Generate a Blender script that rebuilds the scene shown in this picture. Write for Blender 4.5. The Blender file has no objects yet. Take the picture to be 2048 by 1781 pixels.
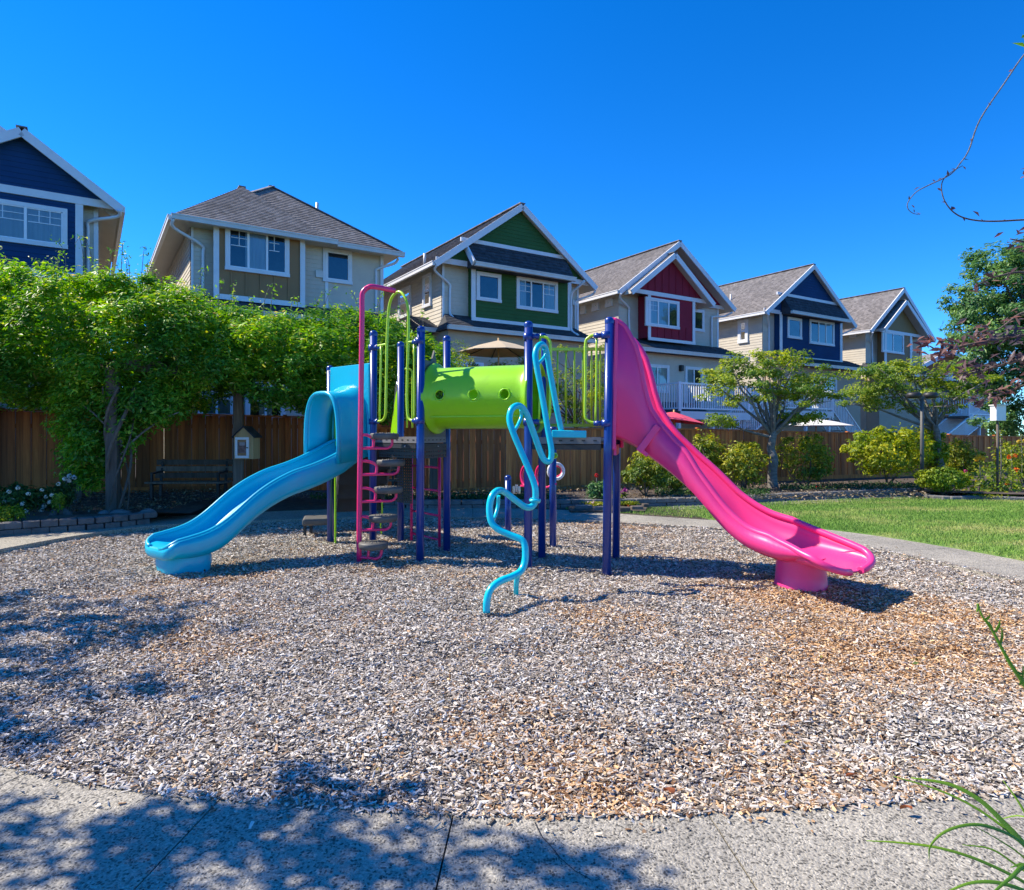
import bpy, math, random
import numpy as np
from mathutils import Vector, Matrix
from mathutils.geometry import tessellate_polygon

random.seed(4)
RNG = np.random.default_rng(11)
SC = bpy.context.scene
COL = SC.collection
PI = math.pi

# ---------------------------------------------------------------- camera, light, exposure
F, CX, HY, EYE = 1320.0, 1024.0, 870.0, 1.43      # focal length and horizon of the photograph in its own pixels
cam = bpy.data.cameras.new('camera')
cam.sensor_width = 36.0
cam.lens = F / 2048 * 36.0
cam.shift_y = -20.5 / 2048
cam.clip_end = 3000
camo = bpy.data.objects.new('camera', cam)
camo.location = (0, 0, EYE)
camo.rotation_euler = (PI / 2, 0, 0)
COL.objects.link(camo)
SC.camera = camo

SUN_EL = math.radians(46)
SUN_TO = Vector((-0.978 * math.cos(SUN_EL), 0.21 * math.cos(SUN_EL), math.sin(SUN_EL))).normalized()
sun = bpy.data.lights.new('sun', 'SUN')
sun.energy = 4.2
sun.angle = math.radians(0.5)
sun.color = (1.0, 0.90, 0.73)
suno = bpy.data.objects.new('sun', sun)
suno.rotation_euler = SUN_TO.to_track_quat('Z', 'Y').to_euler()
COL.objects.link(suno)

world = bpy.data.worlds.new('World')
SC.world = world
world.use_nodes = True
wn = world.node_tree
bg = wn.nodes['Background']
sky = wn.nodes.new('ShaderNodeTexSky')
sky.sky_type = 'NISHITA'
sky.sun_disc = False
sky.sun_elevation = SUN_EL
sky.sun_rotation = math.atan2(SUN_TO.x, SUN_TO.y)
sky.air_density = 1.0
sky.altitude = 3000
sky.dust_density = 0.0
sky.ozone_density = 3.0
hs = wn.nodes.new('ShaderNodeHueSaturation')
hs.inputs['Saturation'].default_value = 1.36
hs.inputs['Hue'].default_value = 0.5
wn.links.new(sky.outputs[0], hs.inputs['Color'])
tint = wn.nodes.new('ShaderNodeMix'); tint.data_type = 'RGBA'; tint.blend_type = 'MULTIPLY'; tint.inputs[0].default_value = 1
tint.inputs[7].default_value = (0.50, 0.80, 1.0, 1)
wn.links.new(hs.outputs[0], tint.inputs[6])
wn.links.new(tint.outputs[2], bg.inputs['Color'])
bg.inputs['Strength'].default_value = 0.15

SC.view_settings.view_transform = 'Standard'
SC.view_settings.look = 'None'
SC.view_settings.exposure = 1.0
SC.view_settings.gamma = 1.0
SC.view_settings.use_curve_mapping = False
SC.render.engine = 'CYCLES'
SC.cycles.max_bounces = 8
SC.cycles.transparent_max_bounces = 12

# ---------------------------------------------------------------- placing helpers
def at(px, py, d):
    return Vector(((px - CX) / F * d, d, EYE + (HY - py) / F * d))
def gnd(px, py, z=0.0):
    d = (EYE - z) * F / (py - HY)
    return Vector(((px - CX) / F * d, d, z))
TH = math.atan(1320 / 2050.0)
CT, ST = math.cos(TH), math.sin(TH)
def W(u, v, z):                       # street frame: u along the row of houses, v away from us
    return Vector((CT * u - ST * v, ST * u + CT * v, z))
def fu(px, py, v):
    k = (px - CX) / F
    t = v / (CT - ST * k)
    return CT * t * k + ST * t, EYE + (HY - py) / F * t
def smooth(pts, n=8):                 # Catmull-Rom through the points
    P = [Vector(p) for p in pts]
    P = [P[0] * 2 - P[1]] + P + [P[-1] * 2 - P[-2]]
    out = []
    for i in range(1, len(P) - 2):
        a, b, c, d = P[i - 1:i + 3]
        for k in range(n):
            t = k / n
            out.append(0.5 * ((2 * b) + (c - a) * t + (2 * a - 5 * b + 4 * c - d) * t * t + (3 * b - a - 3 * c + d) * t ** 3))
    out.append(P[-2])
    return out

# ---------------------------------------------------------------- mesh helpers
class MB:
    def __init__(s): s.v = []; s.f = []; s.sm = []
    def add(s, vs, fs, smooth=False):
        n = len(s.v)
        s.v += [tuple(p) for p in vs]
        s.f += [tuple(i + n for i in f) for f in fs]
        s.sm += [smooth] * len(fs)
        return s
    def box(s, c, size, rz=0.0, M=None):
        hx, hy, hz = size[0] / 2, size[1] / 2, size[2] / 2
        R = M if M is not None else Matrix.Rotation(rz, 3, 'Z')
        vs = [Vector(c) + R @ Vector((x * hx, y * hy, z * hz)) for x in (-1, 1) for y in (-1, 1) for z in (-1, 1)]
        return s.add(vs, [(0, 1, 3, 2), (4, 6, 7, 5), (0, 4, 5, 1), (2, 3, 7, 6), (0, 2, 6, 4), (1, 5, 7, 3)])
    def bar(s, a, b, w, h, up=(0, 0, 1)):     # box between two points
        a, b = Vector(a), Vector(b)
        d = (b - a); L = d.length; d.normalize()
        side = d.cross(Vector(up))
        if side.length < 1e-4: side = d.cross(Vector((0, 1, 0)))
        side.normalize(); u2 = side.cross(d).normalized()
        M = Matrix((d, side, u2)).transposed()
        return s.box((a + b) / 2, (L, w, h), M=M)
    def ubox(s, u0, u1, v0, v1, z0, z1):      # box in the street frame
        vs = [W(u, v, z) for u in (u0, u1) for v in (v0, v1) for z in (z0, z1)]
        return s.add(vs, [(0, 1, 3, 2), (4, 6, 7, 5), (0, 4, 5, 1), (2, 3, 7, 6), (0, 2, 6, 4), (1, 5, 7, 3)])
    def tube(s, path, r, n=8, caps=True, smooth=True):
        P = [Vector(p) for p in path]
        R = r if hasattr(r, '__len__') else [r] * len(P)
        ring = []; vs = []
        t0 = (P[1] - P[0]).normalized()
        nrm = t0.orthogonal().normalized()
        for i, p in enumerate(P):
            t = (P[min(i + 1, len(P) - 1)] - P[max(i - 1, 0)])
            t = t.normalized() if t.length > 1e-9 else t0
            nrm = (nrm - t * nrm.dot(t))
            nrm = nrm.normalized() if nrm.length > 1e-6 else t.orthogonal().normalized()
            b = t.cross(nrm)
            for k in range(n):
                a = 2 * PI * k / n
                vs.append(p + (nrm * math.cos(a) + b * math.sin(a)) * R[i])
        fs = []
        for i in range(len(P) - 1):
            for k in range(n):
                k2 = (k + 1) % n
                fs.append((i * n + k, i * n + k2, (i + 1) * n + k2, (i + 1) * n + k))
        s.add(vs, fs, smooth)
        if caps:
            m = len(s.v) - len(vs)
            s.f += [tuple(m + k for k in reversed(range(n))), tuple(m + (len(P) - 1) * n + k for k in range(n))]
            s.sm += [False, False]
        return s
    def lathe(s, c, prof, n=20, smooth=True, M=None):   # profile of (r, z)
        vs = []
        M = M or Matrix.Identity(3)
        for r, z in prof:
            for k in range(n):
                a = 2 * PI * k / n
                vs.append(Vector(c) + M @ Vector((r * math.cos(a), r * math.sin(a), z)))
        fs = [(i * n + k, i * n + (k + 1) % n, (i + 1) * n + (k + 1) % n, (i + 1) * n + k) for i in range(len(prof) - 1) for k in range(n)]
        return s.add(vs, fs, smooth)
    def poly(s, pts, z0=None, z1=None):       # extruded or flat polygon in the ground plane
        P = [Vector(p) for p in pts]
        tris = tessellate_polygon([[Vector((p.x, p.y, 0)) for p in P]])
        def fix(t, q):
            a, b, c = (q[i] for i in t)
            return t if (b - a).cross(c - a).z > 0 else (t[0], t[2], t[1])
        T = [fix(t, P) for t in tris]
        s.add(P, T)
        return s
    def slab(s, pts, thick):                  # polygon with top at its own z and vertical sides
        P = [Vector(p) for p in pts]; n = len(P)
        area = sum(P[i].x * P[(i + 1) % n].y - P[(i + 1) % n].x * P[i].y for i in range(n))
        if area < 0: P.reverse()
        B = [p - Vector((0, 0, thick)) for p in P]
        s.poly(P)
        s.add(P + B, [(i, n + i, n + (i + 1) % n, (i + 1) % n) for i in range(n)])
        return s
    def grid(s, rows, smooth=True, flip=False):
        n = len(rows[0]); vs = [p for r in rows for p in r]
        fs = []
        for i in range(len(rows) - 1):
            for k in range(n - 1):
                q = (i * n + k, i * n + k + 1, (i + 1) * n + k + 1, (i + 1) * n + k)
                fs.append(q[::-1] if flip else q)
        return s.add(vs, fs, smooth)
    def courses(s, b0, b1, t0, t1, n, lift, nrm=None):  # lapped courses (siding, shingles) between a bottom and a top edge
        b0, b1, t0, t1 = map(Vector, (b0, b1, t0, t1))
        N = nrm if nrm is not None else (b1 - b0).cross(((t0 + t1) - (b0 + b1)) / 2).normalized()
        for i in range(n):
            a, b = i / n, (i + 1) / n
            p, q = b0.lerp(t0, a), b1.lerp(t1, a)
            r_, s_ = b1.lerp(t1, b), b0.lerp(t0, b)
            e = N * lift
            s.add([p, q, q + e, p + e, r_ + e * .15, s_ + e * .15], [(0, 1, 2, 3), (3, 2, 4, 5)])
        return s

def tag(o, label=None, cat=None, group=None, kind=None):
    if label: o['label'] = label
    if cat: o['category'] = cat
    if group: o['group'] = group
    if kind: o['kind'] = kind
    return o
def root_of(o):
    while o.parent: o = o.parent
    return o
def link(name, me, parent=None):
    o = bpy.data.objects.new(name, me)
    COL.objects.link(o)
    if parent is not None: o.parent = parent
    return o
def obj(name, mb, mat, parent=None, origin=None, kind=None, label=None, bevel=0.0):
    me = bpy.data.meshes.new(name)
    off = Vector((0, 0, 0))
    if parent is not None: off = Vector(root_of(parent).location)
    elif origin is not None: off = Vector(origin)
    me.from_pydata([tuple(Vector(p) - off) for p in mb.v], [], mb.f)
    me.polygons.foreach_set('use_smooth', mb.sm)
    me.update()
    me.materials.append(mat)
    o = link(name, me, parent)
    if origin is not None and parent is None: o.location = off
    if kind: o['kind'] = kind
    if label: o['label'] = label
    if bevel:
        m = o.modifiers.new('bevel', 'BEVEL'); m.width = bevel; m.segments = 2; m.limit_method = 'ANGLE'
    return o
def solidify(o, t, off=0.0):
    m = o.modifiers.new('thickness', 'SOLIDIFY'); m.thickness = t; m.offset = off
    return o
def thing(name, label, cat, loc, group=None):
    o = bpy.data.objects.new(name, None)
    COL.objects.link(o)
    o.location = Vector(loc)
    o.empty_display_size = 0.2
    return tag(o, label, cat, group)
def shared(name, me, loc, rz, parent, scale=(1, 1, 1), rot=None):       # a repeated piece that shares its mesh
    o = link(name, me, parent)
    o.location = Vector(loc) - Vector(root_of(parent).location)
    o.rotation_euler = rot if rot else (0, 0, rz)
    o.scale = scale
    return o
def mesh_of(name, mb, mat):
    me = bpy.data.meshes.new(name)
    me.from_pydata(mb.v, [], mb.f)
    me.polygons.foreach_set('use_smooth', mb.sm)
    me.materials.append(mat)
    me.update()
    return me

# ---------------------------------------------------------------- materials
def nodes(m):
    m.use_nodes = True
    nt = m.node_tree
    return nt, nt.nodes, nt.links, nt.nodes['Principled BSDF']
def ramp(N, stops, interp='LINEAR'):
    r = N.new('ShaderNodeValToRGB')
    r.color_ramp.interpolation = interp
    el = r.color_ramp.elements
    while len(el) < len(stops): el.new(0.5)
    for e, (p, c) in zip(el, stops):
        e.position = p; e.color = (c[0], c[1], c[2], 1)
    return r
def noise(N, L, scale, detail=4, rough=0.55, vec=None, dist=0.0):
    n = N.new('ShaderNodeTexNoise')
    n.inputs['Scale'].default_value = scale
    n.inputs['Detail'].default_value = detail
    n.inputs['Roughness'].default_value = rough
    n.inputs['Distortion'].default_value = dist
    if vec is not None: L.new(vec, n.inputs['Vector'])
    return n
def paint(name, col, rough=0.5, var=0.12, scale=3.0, bump=0.0, bscale=40, spec=0.5, coat=0.0, metal=0.0, dirt=0.0, dirtcol=(.12, .1, .08), stretch=None):
    m = bpy.data.materials.new(name)
    nt, N, L, b = nodes(m)
    pos = N.new('ShaderNodeNewGeometry').outputs['Position']
    if stretch:
        mp = N.new('ShaderNodeMapping'); mp.inputs['Scale'].default_value = stretch
        L.new(pos, mp.inputs['Vector']); pos = mp.outputs[0]
    n = noise(N, L, scale, 5, 0.6, pos)
    c = Vector(col)
    r = ramp(N, [(0.3, c * (1 - var)), (0.7, c * (1 + var))])
    L.new(n.outputs['Fac'], r.inputs[0])
    out = r.outputs[0]
    if dirt:
        n3 = noise(N, L, scale * 2.7, 8, 0.7, pos)
        r3 = ramp(N, [(0.5, (0, 0, 0)), (0.75, (dirt,) * 3)])
        L.new(n3.outputs['Fac'], r3.inputs[0])
        mx = N.new('ShaderNodeMix'); mx.data_type = 'RGBA'
        L.new(r3.outputs[0], mx.inputs[0]); L.new(out, mx.inputs[6]); mx.inputs[7].default_value = (*dirtcol, 1)
        out = mx.outputs[2]
    L.new(out, b.inputs['Base Color'])
    b.inputs['Roughness'].default_value = rough
    b.inputs['Specular IOR Level'].default_value = spec
    b.inputs['Metallic'].default_value = metal
    b.inputs['Coat Weight'].default_value = coat
    b.inputs['Coat Roughness'].default_value = 0.12
    if bump:
        n2 = noise(N, L, bscale, 6, 0.65, pos)
        bp = N.new('ShaderNodeBump'); bp.inputs['Strength'].default_value = bump; bp.inputs['Distance'].default_value = 0.02
        L.new(n2.outputs['Fac'], bp.inputs['Height']); L.new(bp.outputs[0], b.inputs['Normal'])
    return m
def leafmat(name, stops, trans=0.35, rough=0.45, patch=None, tcol=None):
    m = bpy.data.materials.new(name)
    nt, N, L, b = nodes(m)
    g = N.new('ShaderNodeNewGeometry')
    r = ramp(N, stops)
    L.new(g.outputs['Random Per Island'], r.inputs[0])
    out = r.outputs[0]
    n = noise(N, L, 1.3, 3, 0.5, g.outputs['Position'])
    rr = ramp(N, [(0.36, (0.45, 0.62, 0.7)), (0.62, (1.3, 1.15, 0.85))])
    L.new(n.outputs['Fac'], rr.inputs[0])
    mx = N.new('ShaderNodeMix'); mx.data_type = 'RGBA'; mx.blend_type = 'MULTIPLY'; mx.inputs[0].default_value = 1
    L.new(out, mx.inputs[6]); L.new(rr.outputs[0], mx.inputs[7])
    out = mx.outputs[2]
    L.new(out, b.inputs['Base Color'])
    b.inputs['Roughness'].default_value = rough
    b.inputs['Specular IOR Level'].default_value = 0.35
    tr = N.new('ShaderNodeBsdfTranslucent')
    hs_ = N.new('ShaderNodeHueSaturation'); hs_.inputs['Value'].default_value = 1.5; hs_.inputs['Saturation'].default_value = 1.1
    hs_.inputs['Hue'].default_value = 0.485
    L.new(out, hs_.inputs['Color']); L.new(hs_.outputs[0], tr.inputs['Color'])
    ms = N.new('ShaderNodeMixShader'); ms.inputs[0].default_value = trans
    L.new(b.outputs[0], ms.inputs[1]); L.new(tr.outputs[0], ms.inputs[2])
    L.new(ms.outputs[0], N['Material Output'].inputs[0])
    return m

M = {}
M['navy'] = paint('navy_powder_coat', (0.005, 0.036, 0.24), 0.32, 0.1, 2, 0.03, 60, coat=0.3, dirt=0.15, dirtcol=(.05, .06, .1))
M['lime'] = paint('lime_powder_coat', (0.46, 0.72, 0.018), 0.33, 0.08, 2, coat=0.3, dirt=0.15, dirtcol=(.2, .3, .05))
M['lime_plastic'] = paint('lime_plastic', (0.29, 0.64, 0.004), 0.33, 0.07, 1.5, 0.04, 25, coat=0.05, dirt=0.4, dirtcol=(.14, .34, .03))
M['pink_metal'] = paint('pink_powder_coat', (0.82, 0.02, 0.16), 0.33, 0.08, 2, coat=0.3)
M['pink_plastic'] = paint('pink_plastic', (0.86, 0.045, 0.235), 0.36, 0.05, 1.2, 0.03, 20, coat=0.05, dirt=0.4, dirtcol=(.62, .07, .25))
M['blue_plastic'] = paint('blue_plastic', (0.0, 0.42, 0.60), 0.32, 0.06, 1.2, 0.03, 20, coat=0.05, dirt=0.4, dirtcol=(.05, .30, .52))
M['turq'] = paint('turquoise_powder_coat', (0.0, 0.54, 0.66), 0.32, 0.08, 2, coat=0.3, dirt=0.15, dirtcol=(.1, .3, .4))
M['grey_plastic'] = paint('charcoal_plastic', (0.095, 0.093, 0.088), 0.55, 0.15, 5, 0.1, 60, dirt=0.4, dirtcol=(.16, .155, .15))
M['deck_metal'] = paint('grey_coated_steel', (0.15, 0.15, 0.16), 0.55, 0.15, 6, 0.08, 60, dirt=0.3, dirtcol=(.2, .19, .18))
M['dark_metal'] = paint('black_coated_steel', (0.02, 0.02, 0.022), 0.5, 0.2, 6, 0.05, 50)
M['steel'] = paint('bolt_steel', (0.5, 0.5, 0.52), 0.3, 0.1, 10, metal=0.9)
M['white_trim'] = paint('white_trim_paint', (0.70, 0.72, 0.76), 0.5, 0.06, 2, 0.05, 30, dirt=0.2, dirtcol=(.45, .45, .46))
M['vinyl'] = paint('white_vinyl_frame', (0.80, 0.82, 0.86), 0.4, 0.04, 3)
M['gutter'] = paint('gutter_metal', (0.62, 0.60, 0.57), 0.4, 0.08, 2, dirt=0.3, dirtcol=(.35, .33, .3))
M['beige'] = paint('beige_siding_paint', (0.57, 0.52, 0.44), 0.8, 0.07, 1.5, 0.06, 30, dirt=0.25, dirtcol=(.30, .27, .23))
M['tan'] = paint('tan_siding_paint', (0.50, 0.405, 0.30), 0.8, 0.07, 1.5, 0.06, 30, dirt=0.2, dirtcol=(.26, .21, .16))
M['brown'] = paint('brown_panel_paint', (0.30, 0.16, 0.065), 0.65, 0.08, 1.5, 0.05, 30, dirt=0.15, dirtcol=(.1, .07, .05))
M['hblue'] = paint('blue_siding_paint', (0.010, 0.052, 0.145), 0.8, 0.1, 1.5, 0.06, 30, spec=0.2, dirt=0.2, dirtcol=(.03, .07, .14))
M['hgreen'] = paint('green_siding_paint', (0.040, 0.120, 0.040), 0.8, 0.1, 1.5, 0.06, 30, spec=0.2, dirt=0.2, dirtcol=(.05, .1, .05))
M['hred'] = paint('red_panel_paint', (0.26, 0.022, 0.045), 0.8, 0.1, 1.5, 0.05, 30, spec=0.2, dirt=0.15, dirtcol=(.14, .02, .03))
M['soffit'] = paint('soffit_board', (0.55, 0.52, 0.46), 0.6, 0.05, 2)
M['curtain'] = paint('window_blind', (0.55, 0.57, 0.60), 0.8, 0.12, 2, stretch=(8, 8, .3))
M['room'] = paint('dark_room_interior', (0.035, 0.042, 0.05), 0.9, 0.5, 2.5)
def roofmat(name, c):
    m = bpy.data.materials.new(name)
    nt, N, L, b = nodes(m)
    pos = N.new('ShaderNodeNewGeometry').outputs['Position']
    v = N.new('ShaderNodeTexVoronoi'); v.inputs['Scale'].default_value = 7.0
    L.new(pos, v.inputs['Vector'])
    n = noise(N, L, 60, 4, 0.7, pos); n2 = noise(N, L, 0.9, 5, 0.6, pos)
    c = Vector(c)
    r = ramp(N, [(0.0, c * 0.62), (0.5, c), (1.0, c * 1.45)])
    L.new(v.outputs['Color'], r.inputs[0])
    mx = N.new('ShaderNodeMix'); mx.data_type = 'RGBA'; mx.blend_type = 'MULTIPLY'; mx.inputs[0].default_value = 1
    r2 = ramp(N, [(0.3, (0.7, 0.7, 0.7)), (0.7, (1.25, 1.22, 1.2))])
    L.new(n.outputs['Fac'], r2.inputs[0]); L.new(r.outputs[0], mx.inputs[6]); L.new(r2.outputs[0], mx.inputs[7])
    mx2 = N.new('ShaderNodeMix'); mx2.data_type = 'RGBA'; mx2.blend_type = 'MULTIPLY'; mx2.inputs[0].default_value = 1
    r3 = ramp(N, [(0.3, (0.82, 0.82, 0.82)), (0.7, (1.12, 1.12, 1.12))])
    L.new(n2.outputs['Fac'], r3.inputs[0]); L.new(mx.outputs[2], mx2.inputs[6]); L.new(r3.outputs[0], mx2.inputs[7])
    L.new(mx2.outputs[2], b.inputs['Base Color'])
    b.inputs['Roughness'].default_value = 0.9
    bp = N.new('ShaderNodeBump'); bp.inputs['Strength'].default_value = 0.5; bp.inputs['Distance'].default_value = 0.02
    L.new(n.outputs['Fac'], bp.inputs['Height']); L.new(bp.outputs[0], b.inputs['Normal'])
    return m
M['roof'] = roofmat('grey_asphalt_shingles', (0.19, 0.175, 0.17))
M['roof_dark'] = roofmat('dark_asphalt_shingles', (0.045, 0.052, 0.065))
def glassmat():
    m = bpy.data.materials.new('window_glass')
    nt, N, L, b = nodes(m)
    N.remove(b)
    t = N.new('ShaderNodeBsdfTransparent'); t.inputs[0].default_value = (0.72, 0.82, 0.86, 1)
    g = N.new('ShaderNodeBsdfGlossy'); g.inputs['Roughness'].default_value = 0.03; g.inputs[0].default_value = (0.9, 0.95, 1, 1)
    pos = N.new('ShaderNodeNewGeometry').outputs['Position']
    n = noise(N, L, 0.7, 2, 0.5, pos)
    bp = N.new('ShaderNodeBump'); bp.inputs['Strength'].default_value = 0.25; bp.inputs['Distance'].default_value = 0.05
    L.new(n.outputs['Fac'], bp.inputs['Height']); L.new(bp.outputs[0], g.inputs['Normal'])
    fr = N.new('ShaderNodeFresnel'); fr.inputs[0].default_value = 1.9
    ms = N.new('ShaderNodeMixShader')
    L.new(fr.outputs[0], ms.inputs[0]); L.new(t.outputs[0], ms.inputs[1]); L.new(g.outputs[0], ms.inputs[2])
    L.new(ms.outputs[0], N['Material Output'].inputs[0])
    return m
M['glass'] = glassmat()
def woodmat(name, c1, c2, c3, stretch=(9, 9, 0.7), rough=0.75):
    m = bpy.data.materials.new(name)
    nt, N, L, b = nodes(m)
    oi = N.new('ShaderNodeObjectInfo')
    tc = N.new('ShaderNodeTexCoord')
    ad = N.new('ShaderNodeVectorMath'); ad.operation = 'ADD'
    mulv = N.new('ShaderNodeVectorMath'); mulv.operation = 'SCALE'; mulv.inputs[0].default_value = (37, 17, 91)
    L.new(oi.outputs['Random'], mulv.inputs['Scale'])
    L.new(tc.outputs['Object'], ad.inputs[0]); L.new(mulv.outputs[0], ad.inputs[1])
    mp = N.new('ShaderNodeMapping'); mp.inputs['Scale'].default_value = stretch
    L.new(ad.outputs[0], mp.inputs['Vector'])
    n = noise(N, L, 1.6, 8, 0.65, mp.outputs[0], 0.6)
    r = ramp(N, [(0.25, c1), (0.5, c2), (0.75, c3)])
    L.new(n.outputs['Fac'], r.inputs[0])
    r2 = ramp(N, [(0.0, (0.6, 0.6, 0.62)), (1.0, (1.4, 1.35, 1.3))])
    L.new(oi.outputs['Random'], r2.inputs[0])
    mx = N.new('ShaderNodeMix'); mx.data_type = 'RGBA'; mx.blend_type = 'MULTIPLY'; mx.inputs[0].default_value = 1
    L.new(r.outputs[0], mx.inputs[6]); L.new(r2.outputs[0], mx.inputs[7])
    L.new(mx.outputs[2], b.inputs['Base Color'])
    b.inputs['Roughness'].default_value = rough
    bp = N.new('ShaderNodeBump'); bp.inputs['Strength'].default_value = 0.35; bp.inputs['Distance'].default_value = 0.01
    L.new(n.outputs['Fac'], bp.inputs['Height']); L.new(bp.outputs[0], b.inputs['Normal'])
    return m
M['cedar'] = woodmat('stained_cedar', (0.22, 0.058, 0.013), (0.50, 0.155, 0.036), (0.70, 0.27, 0.075))
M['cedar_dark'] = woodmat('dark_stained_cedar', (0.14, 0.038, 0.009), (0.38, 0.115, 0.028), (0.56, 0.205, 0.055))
M['oldwood'] = woodmat('weathered_wood', (0.06, 0.05, 0.04), (0.13, 0.105, 0.085), (0.22, 0.18, 0.15))
M['palewood'] = woodmat('varnished_pine', (0.36, 0.22, 0.10), (0.48, 0.32, 0.15), (0.56, 0.40, 0.2))
M['bark'] = paint('bark', (0.13, 0.105, 0.085), 0.9, 0.4, 8, 1.0, 30, stretch=(3, 3, 1))
M['bark_grey'] = paint('grey_bark', (0.20, 0.185, 0.17), 0.9, 0.35, 6, 1.0, 25, stretch=(1, 1, 4))
M['soil'] = paint('soil', (0.075, 0.055, 0.042), 0.95, 0.45, 6, 1.0, 25, dirt=0.5, dirtcol=(.16, .13, .1))
M['stone'] = paint('grey_stone', (0.16, 0.155, 0.155), 0.9, 0.3, 5, 0.7, 30, dirt=0.4, dirtcol=(.07, .075, .06))
M['block'] = paint('concrete_block', (0.13, 0.125, 0.125), 0.9, 0.3, 5, 0.8, 40, dirt=0.5, dirtcol=(.05, .055, .045))
def concretemat(name, c, pebble=True):
    m = bpy.data.materials.new(name)
    nt, N, L, b = nodes(m)
    pos = N.new('ShaderNodeNewGeometry').outputs['Position']
    nw = noise(N, L, 25, 2, 0.5, pos)
    ds = N.new('ShaderNodeMix'); ds.data_type = 'VECTOR'; ds.inputs[0].default_value = 0.03
    L.new(pos, ds.inputs[4]); L.new(nw.outputs['Color'], ds.inputs[5])
    v = N.new('ShaderNodeTexVoronoi'); v.inputs['Scale'].default_value = 105; L.new(ds.outputs[1], v.inputs['Vector'])
    n2 = noise(N, L, 1.3, 6, 0.65, pos); n3 = noise(N, L, 220, 3, 0.7, pos)
    c = Vector(c)
    sep = N.new('ShaderNodeSeparateColor'); L.new(v.outputs['Color'], sep.inputs[0])
    r = ramp(N, [(0.0, c * 0.15), (0.12, c * 0.28), (0.30, c * 0.5), (0.45, c * 0.85), (0.7, c * 1.1), (0.88, c * 1.45), (1.0, c * 0.45)])
    L.new(sep.outputs[0], r.inputs[0])
    edge = ramp(N, [(0.42, (1, 1, 1)), (0.7, (0, 0, 0))])
    L.new(v.outputs['Distance'], edge.inputs[0])
    mx = N.new('ShaderNodeMix'); mx.data_type = 'RGBA'
    L.new(edge.outputs[0], mx.inputs[0]); mx.inputs[6].default_value = (*(c * 1.0), 1); L.new(r.outputs[0], mx.inputs[7])
    r2 = ramp(N, [(0.3, (0.72, 0.72, 0.72)), (0.7, (1.15, 1.13, 1.08))]); L.new(n2.outputs['Fac'], r2.inputs[0])
    r3 = ramp(N, [(0.3, (0.7, 0.7, 0.7)), (0.7, (1.25, 1.25, 1.25))]); L.new(n3.outputs['Fac'], r3.inputs[0])
    out = mx.outputs[2]
    for rr in (r2, r3):
        k = N.new('ShaderNodeMix'); k.data_type = 'RGBA'; k.blend_type = 'MULTIPLY'; k.inputs[0].default_value = 1
        L.new(out, k.inputs[6]); L.new(rr.outputs[0], k.inputs[7]); out = k.outputs[2]
    L.new(out, b.inputs['Base Color'])
    b.inputs['Roughness'].default_value = 0.85
    bp = N.new('ShaderNodeBump'); bp.inputs['Strength'].default_value = 0.9; bp.inputs['Distance'].default_value = 0.004; bp.invert = True
    L.new(v.outputs['Distance'], bp.inputs['Height'])
    bp2 = N.new('ShaderNodeBump'); bp2.inputs['Strength'].default_value = 0.5; bp2.inputs['Distance'].default_value = 0.002
    L.new(n3.outputs['Fac'], bp2.inputs['Height']); L.new(bp.outputs[0], bp2.inputs['Normal'])
    L.new(bp2.outputs[0], b.inputs['Normal'])
    return m
M['aggregate'] = concretemat('exposed_aggregate_concrete', (0.37, 0.345, 0.295))

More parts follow.
